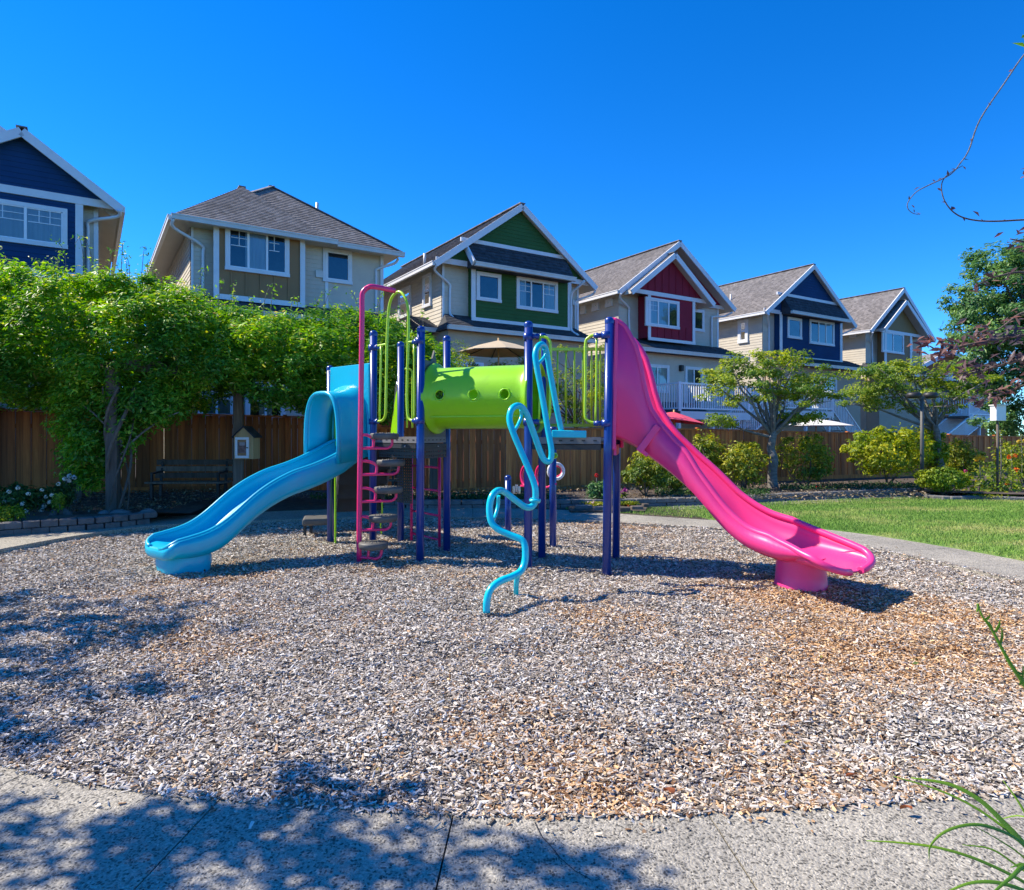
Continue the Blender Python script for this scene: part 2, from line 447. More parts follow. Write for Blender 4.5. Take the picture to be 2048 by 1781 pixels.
def chipmat(name, attr=True):
    m = bpy.data.materials.new(name)
    nt, N, L, b = nodes(m)
    pos = N.new('ShaderNodeNewGeometry').outputs['Position']
    if attr:
        a = N.new('ShaderNodeAttribute'); a.attribute_type = 'INSTANCER'; a.attribute_name = 'tone'
        fac = a.outputs['Fac']
    else:
        v = N.new('ShaderNodeTexVoronoi'); v.inputs['Scale'].default_value = 55
        mp = N.new('ShaderNodeMapping'); mp.inputs['Scale'].default_value = (1, 1.8, 1); L.new(pos, mp.inputs['Vector'])
        L.new(mp.outputs[0], v.inputs['Vector'])
        sp = N.new('ShaderNodeSeparateColor'); L.new(v.outputs['Color'], sp.inputs[0]); fac = sp.outputs[0]
    grey = ramp(N, [(0.0, (0.08, 0.066, 0.052)), (0.2, (0.22, 0.185, 0.15)), (0.5, (0.42, 0.37, 0.32)), (0.8, (0.58, 0.53, 0.475)), (1.0, (0.78, 0.745, 0.69))])
    tan = ramp(N, [(0.0, (0.14, 0.065, 0.028)), (0.3, (0.36, 0.19, 0.085)), (0.6, (0.60, 0.36, 0.17)), (0.85, (0.72, 0.49, 0.26)), (1.0, (0.78, 0.62, 0.45))])
    L.new(fac, grey.inputs[0]); L.new(fac, tan.inputs[0])
    n = noise(N, L, 0.55, 5, 0.62, pos)
    # fresh chips: a worn patch by the pink slide's foot and scattered patches elsewhere
    sx = N.new('ShaderNodeVectorMath'); sx.operation = 'DISTANCE'; sx.inputs[1].default_value = (3.0, 4.9, 0)
    L.new(pos, sx.inputs[0])
    mr = N.new('ShaderNodeMapRange'); mr.inputs[1].default_value = 0.6; mr.inputs[2].default_value = 3.0; mr.inputs[3].default_value = 0.16; mr.inputs[4].default_value = 0.0
    L.new(sx.outputs['Value'], mr.inputs[0])
    sx2 = N.new('ShaderNodeVectorMath'); sx2.operation = 'DISTANCE'; sx2.inputs[1].default_value = (1.2, 2.4, 0)
    L.new(pos, sx2.inputs[0])
    mr2 = N.new('ShaderNodeMapRange'); mr2.inputs[1].default_value = 0.3; mr2.inputs[2].default_value = 2.0; mr2.inputs[3].default_value = 0.11; mr2.inputs[4].default_value = 0.0
    L.new(sx2.outputs['Value'], mr2.inputs[0])
    s = N.new('ShaderNodeMath'); s.operation = 'ADD'; L.new(n.outputs['Fac'], s.inputs[0]); L.new(mr.outputs[0], s.inputs[1])
    s2 = N.new('ShaderNodeMath'); s2.operation = 'ADD'; L.new(s.outputs[0], s2.inputs[0]); L.new(mr2.outputs[0], s2.inputs[1])
    pr = ramp(N, [(0.52, (0.03, 0.03, 0.03)), (0.72, (0.95, 0.95, 0.95))]); L.new(s2.outputs[0], pr.inputs[0])
    mx = N.new('ShaderNodeMix'); mx.data_type = 'RGBA'
    if attr:                                     # each chip is either fresh or bleached; the patch sets the odds
        m1 = N.new('ShaderNodeMath'); m1.operation = 'MULTIPLY'; m1.inputs[1].default_value = 17.31; L.new(fac, m1.inputs[0])
        m2 = N.new('ShaderNodeMath'); m2.operation = 'FRACT'; L.new(m1.outputs[0], m2.inputs[0])
        m3 = N.new('ShaderNodeMath'); m3.operation = 'LESS_THAN'; L.new(m2.outputs[0], m3.inputs[0])
        m5 = N.new('ShaderNodeMath'); m5.operation = 'MULTIPLY_ADD'; m5.inputs[1].default_value = .68; m5.inputs[2].default_value = .05; L.new(pr.outputs[0], m5.inputs[0]); L.new(m5.outputs[0], m3.inputs[1])
        m4 = N.new('ShaderNodeMath'); m4.operation = 'MULTIPLY_ADD'; m4.inputs[1].default_value = .8; L.new(m3.outputs[0], m4.inputs[0])
        m6 = N.new('ShaderNodeMath'); m6.operation = 'MULTIPLY'; m6.inputs[1].default_value = .2; L.new(pr.outputs[0], m6.inputs[0]); L.new(m6.outputs[0], m4.inputs[2])
        L.new(m4.outputs[0], mx.inputs[0])
    else: L.new(pr.outputs[0], mx.inputs[0])
    L.new(grey.outputs[0], mx.inputs[6]); L.new(tan.outputs[0], mx.inputs[7])
    L.new(mx.outputs[2], b.inputs['Base Color'])
    b.inputs['Roughness'].default_value = 0.85
    b.inputs['Specular IOR Level'].default_value = 0.3
    if not attr:
        bp = N.new('ShaderNodeBump'); bp.inputs['Strength'].default_value = 1; bp.inputs['Distance'].default_value = 0.02
        L.new(v.outputs['Distance'], bp.inputs['Height']); L.new(bp.outputs[0], b.inputs['Normal'])
    return m
M['chip'] = chipmat('bleached_wood_chips')
M['chipbase'] = chipmat('wood_chip_bed', False)
def lawnmat(name, attr):
    m = bpy.data.materials.new(name)
    nt, N, L, b = nodes(m)
    pos = N.new('ShaderNodeNewGeometry').outputs['Position']
    mp = N.new('ShaderNodeMapping'); mp.inputs['Scale'].default_value = (0.5, 1.0, 1); L.new(pos, mp.inputs['Vector'])
    n = noise(N, L, 0.75, 7, 0.7, mp.outputs[0])
    r = ramp(N, [(0.36, (0.10, 0.22, 0.035)), (0.50, (0.17, 0.29, 0.06)), (0.59, (0.30, 0.34, 0.12)), (0.70, (0.46, 0.40, 0.21))])
    L.new(n.outputs['Fac'], r.inputs[0])
    n2 = noise(N, L, 45, 3, 0.7, pos)
    r2 = ramp(N, [(0.3, (0.6, 0.65, 0.6)), (0.7, (1.35, 1.3, 1.2))])
    L.new(n2.outputs['Fac'], r2.inputs[0])
    k = N.new('ShaderNodeMix'); k.data_type = 'RGBA'; k.blend_type = 'MULTIPLY'; k.inputs[0].default_value = 1
    L.new(r.outputs[0], k.inputs[6]); L.new(r2.outputs[0], k.inputs[7])
    out = k.outputs[2]
    if attr:
        a = N.new('ShaderNodeAttribute'); a.attribute_type = 'INSTANCER'; a.attribute_name = 'tone'
        r3 = ramp(N, [(0, (0.7, 0.72, 0.6)), (1, (1.3, 1.3, 1.2))]); L.new(a.outputs['Fac'], r3.inputs[0])
        k = N.new('ShaderNodeMix'); k.data_type = 'RGBA'; k.blend_type = 'MULTIPLY'; k.inputs[0].default_value = 1
        L.new(out, k.inputs[6]); L.new(r3.outputs[0], k.inputs[7]); out = k.outputs[2]
    L.new(out, b.inputs['Base Color'])
    b.inputs['Roughness'].default_value = 0.7
    b.inputs['Specular IOR Level'].default_value = 0.25
    return m
M['lawn'] = lawnmat('lawn_turf', False)
M['blade'] = lawnmat('grass_blade', True)

G3 = lambda a, b, c: [(0.0, a), (0.5, b), (1.0, c)]
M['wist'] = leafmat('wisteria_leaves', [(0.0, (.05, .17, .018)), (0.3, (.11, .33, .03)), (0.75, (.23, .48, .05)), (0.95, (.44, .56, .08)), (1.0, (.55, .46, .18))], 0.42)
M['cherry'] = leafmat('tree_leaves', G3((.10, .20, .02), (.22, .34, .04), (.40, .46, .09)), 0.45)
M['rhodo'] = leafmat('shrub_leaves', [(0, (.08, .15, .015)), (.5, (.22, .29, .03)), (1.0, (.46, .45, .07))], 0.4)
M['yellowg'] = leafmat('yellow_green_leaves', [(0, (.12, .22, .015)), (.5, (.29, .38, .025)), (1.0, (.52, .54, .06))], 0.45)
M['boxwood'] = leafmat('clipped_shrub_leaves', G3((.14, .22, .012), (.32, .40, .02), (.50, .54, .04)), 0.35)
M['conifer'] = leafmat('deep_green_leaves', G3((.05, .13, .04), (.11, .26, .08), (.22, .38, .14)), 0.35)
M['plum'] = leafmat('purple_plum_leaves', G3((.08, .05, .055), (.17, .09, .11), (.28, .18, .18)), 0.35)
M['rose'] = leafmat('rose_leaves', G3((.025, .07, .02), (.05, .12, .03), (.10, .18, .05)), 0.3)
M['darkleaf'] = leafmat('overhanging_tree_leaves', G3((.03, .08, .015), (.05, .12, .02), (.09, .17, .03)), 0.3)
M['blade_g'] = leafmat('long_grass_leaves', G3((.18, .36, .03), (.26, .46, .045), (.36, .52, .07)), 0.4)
for k_, c_ in dict(white=(.75, .72, .75), pinkf=(.65, .08, .35), redf=(.75, .04, .02), yellowf=(.85, .48, .02), orangef=(.8, .2, .02), purplef=(.45, .1, .5), lilac=(.7, .55, .75)).items():
    M['f_' + k_] = leafmat('petals_' + k_, G3(Vector(c_) * .8, Vector(c_), Vector(c_) * 1.15), 0.3)

# ---------------------------------------------------------------- foliage
def leafmesh(P, Nrm, size, aspect=0.45, fold=0.25, rng=RNG, dirs=None):
    """numpy: one folded leaf (two triangles... four corners) per point"""
    P = np.asarray(P, float); n = len(P)
    Nrm = Nrm / (np.linalg.norm(Nrm, axis=1, keepdims=True) + 1e-9)
    R = rng.normal(size=(n, 3)) if dirs is None else dirs
    T = R - (R * Nrm).sum(1, keepdims=True) * Nrm
    T /= (np.linalg.norm(T, axis=1, keepdims=True) + 1e-9)
    B = np.cross(Nrm, T)
    s = (size * (0.65 + 0.7 * rng.random(n)))[:, None] if np.isscalar(size) else np.asarray(size)[:, None]
    w = s * aspect
    a = P - T * s * .5
    c = P + T * s * .5
    mid = P - T * s * 0.05
    l = mid + B * w * .5 + Nrm * w * fold
    r = mid - B * w * .5 + Nrm * w * fold
    V = np.stack([a, l, c, r], 1).reshape(-1, 3)
    i = np.arange(n)[:, None] * 4
    Fc = np.concatenate([i + [0, 2, 1], i + [0, 3, 2]], 1).reshape(-1, 3)
    return V, Fc
def npmesh(name, V, Fc, mat, parent=None, origin=None):
    off = np.array(root_of(parent).location) if parent is not None else (np.array(origin) if origin is not None else np.zeros(3))
    me = bpy.data.meshes.new(name)
    V = (V - off).astype(np.float32)
    me.vertices.add(len(V)); me.vertices.foreach_set('co', V.ravel())
    m = len(Fc)
    me.loops.add(m * 3); me.loops.foreach_set('vertex_index', Fc.astype(np.int32).ravel())
    me.polygons.add(m)
    me.polygons.foreach_set('loop_start', np.arange(0, m * 3, 3, dtype=np.int32))
    me.polygons.foreach_set('loop_total', np.full(m, 3, dtype=np.int32))
    me.update(calc_edges=True)
    me.materials.append(mat)
    o = link(name, me, parent)
    if origin is not None and parent is None: o.location = tuple(off)
    return o
def clumps(centers, radii, per, size, flat=0.6, up=0.6, aspect=0.45, core=None, keep=None, rng=RNG):
    C = np.asarray(centers, float); n = len(C)
    R = np.broadcast_to(np.asarray(radii, float), (n,))
    idx = np.repeat(np.arange(n), per)
    D = rng.normal(size=(len(idx), 3)); D /= np.linalg.norm(D, axis=1, keepdims=True)
    rad = rng.random(len(idx)) ** 0.45
    off = D * (rad * R[idx])[:, None]; off[:, 2] *= flat
    P = C[idx] + off
    c0 = C.mean(0) if core is None else np.asarray(core)
    out = P - c0; out /= (np.linalg.norm(out, axis=1, keepdims=True) + 1e-9)
    N_ = D * 0.5 + out * 0.5 + np.array([0, 0, up]) + rng.normal(size=P.shape) * 0.55
    if keep is not None:
        k = keep(P); P, N_ = P[k], N_[k]
    return leafmesh(P, N_, size, aspect, rng=rng)
def in_ellipsoid(n, c, r, shell=0.0, rng=RNG):
    D = rng.normal(size=(n, 3)); D /= np.linalg.norm(D, axis=1, keepdims=True)
    rad = shell + (1 - shell) * rng.random(n) ** 0.5
    return np.array(c) + D * rad[:, None] * np.array(r)
def limb(mb, a, b, r0, r1, bend=0.15, n=6, seg=6):
    a, b = Vector(a), Vector(b); L = (b - a).length
    j = Vector((random.uniform(-1, 1), random.uniform(-1, 1), random.uniform(-.4, .6))) * bend * L
    pts = [a.lerp(b, t) + j * math.sin(PI * t) + Vector((random.uniform(-1, 1), random.uniform(-1, 1), 0)) * 0.02 * L for t in np.linspace(0, 1, seg)]
    mb.tube(pts, [r0 + (r1 - r0) * t for t in np.linspace(0, 1, seg)], n)
    return pts

def scatter(name, pts, rots, scales, tones, mat, verts=4, rtop=0.3, flat_label=None):
    """one 'stuff' object: geometry nodes put a small tapered solid on every point"""
    me = bpy.data.meshes.new(name)
    n = len(pts)
    me.vertices.add(n); me.vertices.foreach_set('co', np.asarray(pts, np.float32).ravel())
    for an, arr, ty in (('rot', rots, 'FLOAT_VECTOR'), ('scl', scales, 'FLOAT_VECTOR'), ('tone', tones, 'FLOAT')):
        at_ = me.attributes.new(an, ty, 'POINT')
        at_.data.foreach_set('vector' if ty == 'FLOAT_VECTOR' else 'value', np.asarray(arr, np.float32).ravel())
    me.materials.append(mat)
    o = link(name, me)
    ng = bpy.data.node_groups.new(name + '_nodes', 'GeometryNodeTree')
    ng.interface.new_socket('Geometry', in_out='INPUT', socket_type='NodeSocketGeometry')
    ng.interface.new_socket('Geometry', in_out='OUTPUT', socket_type='NodeSocketGeometry')
    N = ng.nodes; L = ng.links
    gi, go = N.new('NodeGroupInput'), N.new('NodeGroupOutput')
    mp = N.new('GeometryNodeMeshToPoints')
    ins = N.new('GeometryNodeInstanceOnPoints')
    cone = N.new('GeometryNodeMeshCone')
    cone.inputs['Vertices'].default_value = verts
    cone.inputs['Radius Top'].default_value = rtop
    cone.inputs['Radius Bottom'].default_value = 0.5
    cone.inputs['Depth'].default_value = 1.0
    sm = N.new('GeometryNodeSetMaterial'); sm.inputs['Material'].default_value = mat
    ra = N.new('GeometryNodeInputNamedAttribute'); ra.data_type = 'FLOAT_VECTOR'; ra.inputs[0].default_value = 'rot'
    sa = N.new('GeometryNodeInputNamedAttribute'); sa.data_type = 'FLOAT_VECTOR'; sa.inputs[0].default_value = 'scl'
    L.new(gi.outputs[0], mp.inputs[0]); L.new(mp.outputs[0], ins.inputs['Points'])
    L.new(cone.outputs[0], sm.inputs[0]); L.new(sm.outputs[0], ins.inputs['Instance'])
    L.new(ra.outputs[0], ins.inputs['Rotation']); L.new(sa.outputs[0], ins.inputs['Scale'])
    L.new(ins.outputs[0], go.inputs[0])
    md = o.modifiers.new('scatter', 'NODES'); md.node_group = ng
    o['kind'] = 'stuff'
    return o
def inside(P, poly):
    x, y = P[:, 0], P[:, 1]; c = np.zeros(len(P), bool); n = len(poly)
    for i in range(n):
        x1, y1 = poly[i][:2]; x2, y2 = poly[(i + 1) % n][:2]
        m = ((y1 > y) != (y2 > y)) & (x < (x2 - x1) * (y - y1) / (y2 - y1 + 1e-12) + x1)
        c ^= m
    return c

# ================================================================ GROUND
def struct(name, mb, mat, **k):
    o = obj(name, mb, mat, **k); o['kind'] = 'structure'; return o
mb = MB()
S = 900
mb.add([(-S, -S, -.12), (S, -S, -.12), (S, S, -.12), (-S, S, -.12)], [(0, 1, 2, 3)])
struct('ground', mb, M['soil'])

RC = Vector((-0.4, 6.8, 0))
ring_px = [(0, 1111), (150, 1083), (300, 1062), (500, 1050), (700, 1042), (900, 1040), (1100, 1043), (1210, 1049), (1440, 1062), (1600, 1078), (1750, 1104), (1900, 1136), (2048, 1172)]
ring = [gnd(x, y) for x, y in ring_px]
ring += [Vector(p) for p in [(5.0, 5.2, 0), (4.75, 4.1, 0), (4.0, 3.2, 0), (3.0, 2.78, 0)]]
ring += [gnd(x, y) for x, y in [(2048, 1590), (1700, 1617), (1400, 1635), (1200, 1640), (900, 1637), (700, 1624), (300, 1590), (0, 1531)]]
ring += [Vector(p) for p in [(-3.1, 3.3, 0), (-4.2, 4.2, 0), (-5.3, 5.3, 0), (-6.0, 6.6, 0)]]
ring = smooth(ring + [ring[0]], 6)[:-1]
# resample by angle
ang = np.array([math.atan2(p.y - RC.y, p.x - RC.x) for p in ring]); rad = np.array([(p - RC).xy.length for p in ring])
o_ = np.argsort(ang); ang = ang[o_]; rad = rad[o_]
def rin(a):
    a = (a + PI) % (2 * PI) - PI
    return float(np.interp(a, np.r_[ang[-1] - 2 * PI, ang, ang[0] + 2 * PI], np.r_[rad[-1], rad, rad[0]]))
def pin(a, z=0.0): return Vector((RC.x + rin(a) * math.cos(a), RC.y + rin(a) * math.sin(a), z))
def width(a):
    d = math.degrees(a) % 360
    return float(np.interp(d, [0, 40, 90, 140, 165, 200, 235, 250, 290, 310, 335, 360], [1.0, .95, 1.5, 1.25, 1.0, 1.1, 1.8, 2.6, 2.6, 1.9, 1.1, 1.0]))
def zed(a):
    d = math.degrees(a) % 360
    return float(np.interp(d, [0, 60, 110, 150, 200, 225, 245, 360], [.03, .03, .05, .075, .075, .05, .03, .03]))
def pout(a, w=None):
    p = pin(a); r_ = (p - RC).xy.normalized()
    d = math.degrees(a) % 360
    t = max(0.0, 1 - abs(d - 270) / 35.0)
    n = (Vector((r_.x, r_.y)) * (1 - t) + Vector((-.05, -1)) * t * 1.0).normalized()
    w = width(a) if w is None else w
    return Vector((p.x + n.x * w, p.y + n.y * w, 0))
mulch_poly = [pin(a) for a in np.linspace(-PI, PI, 120, endpoint=False)]
HOL = [(2.95, 5.35, .55, .05), (-3.75, 6.2, .5, .05), (-.2, 5.1, .45, .03), (1.2, 2.9, .6, .025), (-1.3, 6.9, .4, .03), (.6, 6.4, .6, .025)]
def relief(x, y):
    x = np.asarray(x, float); y = np.asarray(y, float)
    z = .014 * np.sin(x * 3.1 + 1.3 * np.sin(y * 2.3)) * np.sin(y * 3.7 + x) + .010 * np.sin(x * 7.3 + y * 4) * np.sin(y * 8.1 - x * 3) + .006 * np.sin(x * 15 + 2 * np.sin(y * 9)) * np.sin(y * 17 + x * 5)
    for hx, hy, r, d in HOL: z = z - d * np.exp(-((x - hx) ** 2 + (y - hy) ** 2) / (r * r)) + d * .45 * np.exp(-(np.sqrt((x - hx) ** 2 + (y - hy) ** 2) - r * 1.3) ** 2 / (r * r * .15))
    return z
aa_ = np.linspace(-PI, PI, 181); fr_ = np.r_[np.linspace(0, .97, 90), 1.0]
rows_ = []
for f_ in fr_:
    row = []
    for a in aa_:
        q = pin(a); x = RC.x + (q.x - RC.x) * f_; y = RC.y + (q.y - RC.y) * f_
        row.append(Vector((x, y, float(relief(x, y)) * min(1, (1 - f_) * 12) - .004)))
    rows_.append(row)
struct('playground_surface', MB().grid(rows_), M['chipbase'])

# concrete walk round the play area: slabs with recessed joints on a darker bed
A1 = math.atan2(2.452 - RC.y, -.215 - RC.x); A2 = math.atan2(2.466 - RC.y, .722 - RC.x)
st = A2 - A1
joints = [A1 + st * k for k in range(-4, 6)]
a_ = joints[-1]
end = joints[0] + 2 * PI
rest = np.linspace(a_, end, 26)[1:-1]
joints = joints + list(rest)
mb = MB(); n_ = 160
ri = [pin(a, zed(a) - .03) for a in np.linspace(0, 2 * PI, n_ + 1)]
ro = [pout(a) + Vector((0, 0, zed(a) - .03)) for a in np.linspace(0, 2 * PI, n_ + 1)]
mb.grid([ri, ro], flip=True)
path = struct('footpath', mb, M['soil'])
for i, a in enumerate(joints):
    b = joints[i + 1] if i + 1 < len(joints) else joints[0] + 2 * PI
    g = 0.0032 / rin(a)
    aa = np.linspace(a + g, b - g, 7)
    loop = [pin(t, zed(t)) for t in aa] + [pout(t) + Vector((0, 0, zed(t))) for t in reversed(aa)]
    mb = MB(); mb.slab(loop, 0.14)
    obj('slab', mb, M['aggregate'], path, bevel=0.006)
# the crack across the slab between the two joints is a chain of thin dark strips laid on its surface
mb = MB()
cr = [gnd(x, y, .0315) for x, y in [(1070, 1645), (1083, 1672), (1108, 1700), (1120, 1716), (1150, 1742), (1182, 1760)]]
for i in range(len(cr) - 1):
    w_ = .004 if i % 2 else .0055
    mb.add([cr[i] - Vector((w_ * .5, 0, 0)), cr[i] + Vector((w_ * .5, 0, 0)), cr[i + 1] + Vector((w_ * .4, 0, 0)), cr[i + 1] - Vector((w_ * .4, 0, 0))], [(0, 3, 2, 1)])
obj('crack', mb, M['dark_metal'], path)

# shaded patio behind the walk, beds, lawn
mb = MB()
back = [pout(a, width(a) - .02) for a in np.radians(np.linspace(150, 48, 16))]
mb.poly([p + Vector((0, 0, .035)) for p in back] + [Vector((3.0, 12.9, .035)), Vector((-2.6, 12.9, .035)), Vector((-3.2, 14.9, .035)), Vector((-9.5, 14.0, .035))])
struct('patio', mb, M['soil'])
far_px = [(1110, 1019), (1272, 1018), (1420, 1013), (1560, 1006), (1700, 1000), (1832, 995), (1940, 1000), (2060, 1003), (2400, 1012)]
far = [gnd(x, y, .03) for x, y in far_px]
near = [pout(a, width(a) + .005) for a in np.radians(np.linspace(-38, 62, 26))]
lawn_poly = [Vector((p.x, p.y, .026)) for p in near] + [Vector((p.x, p.y, .026)) for p in far] + [Vector((14, 3, .026))]
# order: near edge runs right to left, far edge left to right
mb = MB(); mb.poly(lawn_poly)
struct('lawn', mb, M['lawn'])
wl = [gnd(x, y, .03) for x, y in [(700, 1018), (900, 1018), (1110, 1016.5), (1272, 1015), (1420, 1010), (1560, 1003), (1700, 997), (1832, 991)]]
mb = MB()
strip = [Vector((p.x, p.y, .034)) for p in wl[2:]]
mb.grid([[p - Vector((0, .62, 0)) for p in strip], strip], flip=False)
o = struct('garden_path', mb, M['aggregate'])

fenceR = [(700, 14.9), (800, 14.9), (1000, 15.3), (1250, 16.6), (1400, 17.7), (1700, 20.2), (2080, 23.4)]
fR = [Vector(((x - CX) / F * d, d, 0)) for x, d in fenceR]
fenceL = [(-260, 13.2), (0, 13.8), (300, 14.6), (570, 15.3), (830, 16.3)]
fL = [Vector(((x - CX) / F * d, d, 0)) for x, d in fenceL]
bed = [Vector((p.x, p.y + .1, .17)) for p in wl] + [gnd(1860, 985, .17), gnd(2080, 990, .17), gnd(2500, 1000, .17), Vector((22, 24, .05))] + [Vector((p.x, p.y + .3, .10)) for p in reversed(fR)]
mb = MB(); mb.poly(bed)
struct('planting_bed', mb, M['soil'])
wb = [gnd(x, y, .075) for x, y in [(-420, 1110), (-200, 1094), (0, 1073), (166, 1061), (240, 1054), (299, 1047)]]
bedl = [Vector((p.x, p.y + .08, .235)) for p in wb] + [Vector((-5.2, 10.7, .16)), Vector((-5.6, 12.2, .12)), Vector((-6.5, 14.6, .17)), Vector((-17, 13.2, .17)), Vector((-12, 8.5, .2))]
mb = MB(); mb.poly(bedl)
struct('raised_bed', mb, M['soil'])

# block walls, every block its own piece
def block_wall(name, label, line, z0, courses, size, mat, cap=None, gap=.008):
    L = smooth(line, 10)
    cum = [0]
    for i in range(1, len(L)): cum.append(cum[-1] + (L[i] - L[i - 1]).xy.length)
    def P(s):
        i = max(1, min(len(L) - 1, int(np.searchsorted(cum, s))))
        t = (s - cum[i - 1]) / max(1e-6, cum[i] - cum[i - 1])
        return L[i - 1].lerp(L[i], t)
    t = thing(name, label, 'wall', (L[0].x, L[0].y, z0))
    mb = MB().box((0, 0, 0), (size[0] - gap, size[1], size[2] - gap * .6))
    me = mesh_of('block', mb, mat)
    z = z0
    for c in range(courses):
        s = (size[0] * .5 if c % 2 else size[0])
        while s < cum[-1]:
            a, b = P(s - size[0] * .5), P(min(cum[-1], s + size[0] * .5))
            p = (a + b) / 2
            j = random.uniform(-.006, .006)
            o = shared('block', me, (p.x, p.y + size[1] / 2 + j, z + size[2] / 2), math.atan2((b - a).y, (b - a).x) + random.uniform(-.02, .02), t, scale=(random.uniform(.96, 1.0), 1, random.uniform(.95, 1.0)))
            m = o.modifiers.new('b', 'BEVEL'); m.width = .008; m.segments = 1
            s += size[0]
        z += size[2]
    return t
block_wall('block_wall', 'low curved wall of grey concrete blocks holding the rose bed beside the left footpath', wb, .06, 2, (.21, .2, .095), M['block'])
block_wall('edging_wall', 'low dark stone edging wall along the shrub bed behind the lawn', wl, .01, 2, (.42, .2, .09), M['stone'])
t = thing('bed_edging', 'row of weathered edging stones curving round the clipped shrub at the lawn edge', 'edging', gnd(1850, 996))
ed = smooth([gnd(x, y, .03) for x, y in [(1838, 993), (1870, 999), (1910, 1001), (1960, 1000), (2020, 1002), (2090, 1004)]], 6)
me = mesh_of('stone', MB().box((0, 0, 0), (.30, .16, .1)), M['stone'])
for p, q in zip(ed[::2], ed[2::2]):
    o = shared('stone', me, (p.x, p.y, .07), math.atan2((q - p).y, (q - p).x), t, scale=(random.uniform(.8, 1.1), 1, random.uniform(.8, 1.1)))
    o.modifiers.new('b', 'BEVEL').width = .02

# ---------------------------------------------------------------- wood chips and grass blades
xy = []
for (d0, d1, rho) in [(2.3, 4.2, 11000), (4.2, 6.6, 6800), (6.6, 11.4, 3300)]:
    area = 2 * 6.6 * (d1 - d0); n = int(area * rho)
    x = RNG.uniform(-6.8, 6.0, n); y = RNG.uniform(d0, d1, n)
    xy.append(np.stack([x, y], 1)[np.abs(x) < y * .95 + .4])
xy = np.concatenate(xy)
edge = [(p.x, p.y) for p in mulch_poly]
stray = RNG.random(len(xy)) < .035
sc_ = np.where(stray, 1.012 + np.abs(RNG.normal(0, .022, len(xy))), 1.010)[:, None]
ok = inside((xy - np.array([RC.x, RC.y])) / sc_ + np.array([RC.x, RC.y]), edge)
xy = xy[ok]; n = len(xy)
out_ = ~inside(xy, edge)
def bumps(x, y): return 0.012 * np.sin(x * 3.1 + 1.3 * np.sin(y * 2.3)) * np.sin(y * 3.7 + x) + .006 * np.sin(x * 9 + y * 4) * np.sin(y * 11 - x * 3)
z = 0.004 + relief(xy[:, 0], xy[:, 1]) + RNG.random(n) * .016
z = np.where(out_, np.maximum(z, .036), z)
far_ = np.clip((xy[:, 1] - 4) / 6, 0, 1)
ln = (0.010 + 0.030 * RNG.random(n) ** 2.0) * (1 + .25 * far_)
sc = np.stack([(0.005 + .007 * RNG.random(n)) * (1 + .35 * far_), (.0025 + .003 * RNG.random(n)), ln], 1) * np.array([1.35, 1.35, 1])
rot = np.stack([np.full(n, PI / 2) + RNG.normal(0, .28, n), RNG.normal(0, .5, n), RNG.uniform(0, 2 * PI, n)], 1)
chips = scatter('wood_chips', np.c_[xy, z], rot, sc, RNG.random(n), M['chip'], 4, 0.32)
tag(chips, 'bleached grey and tan wood chips covering the play area', 'wood chips')

# dry leaves and twigs lying on the chips
n = 420
x = RNG.uniform(-5, 4.6, n); y = RNG.uniform(2.5, 9.5, n) ; k = inside(np.stack([x, y], 1), edge)
P_ = np.stack([x, y, relief(x, y) + .03], 1)[k]
V_, F_ = leafmesh(P_, RNG.normal(size=P_.shape) * .35 + [0, 0, 1], .034, .5)
tag(npmesh('scattered_leaves', V_, F_, leafmat('brown_scattered_leaves', [(0, (.06, .03, .012)), (.5, (.22, .10, .03)), (.8, (.35, .22, .07)), (1, (.18, .24, .05))], .1), None, (0, 5, .02)), 'small brown and rusty leaves lying scattered over the wood chips', 'fallen leaves', kind='stuff')
lp = [(p.x, p.y) for p in lawn_poly]
n = 150000
x = RNG.uniform(1.0, 13, n); y = RNG.uniform(5.5, 16, n)
k = inside(np.stack([x, y], 1), lp) & (np.abs(x) < y * .9 + .3)
x, y = x[k], y[k]; n = len(x)
# ragged, uncut edge
h = .022 + .022 * RNG.random(n)
gr = scatter('lawn_grass', np.c_[x, y, np.full(n, .026) + h * .45], np.stack([RNG.normal(0, .35, n), RNG.normal(0, .35, n), RNG.uniform(0, 6.3, n)], 1), np.stack([np.full(n, .011), np.full(n, .011), h], 1), RNG.random(n), M['blade'], 3, 0.05)
tag(gr, 'short dry mown grass of the lawn beside the play area', 'grass')

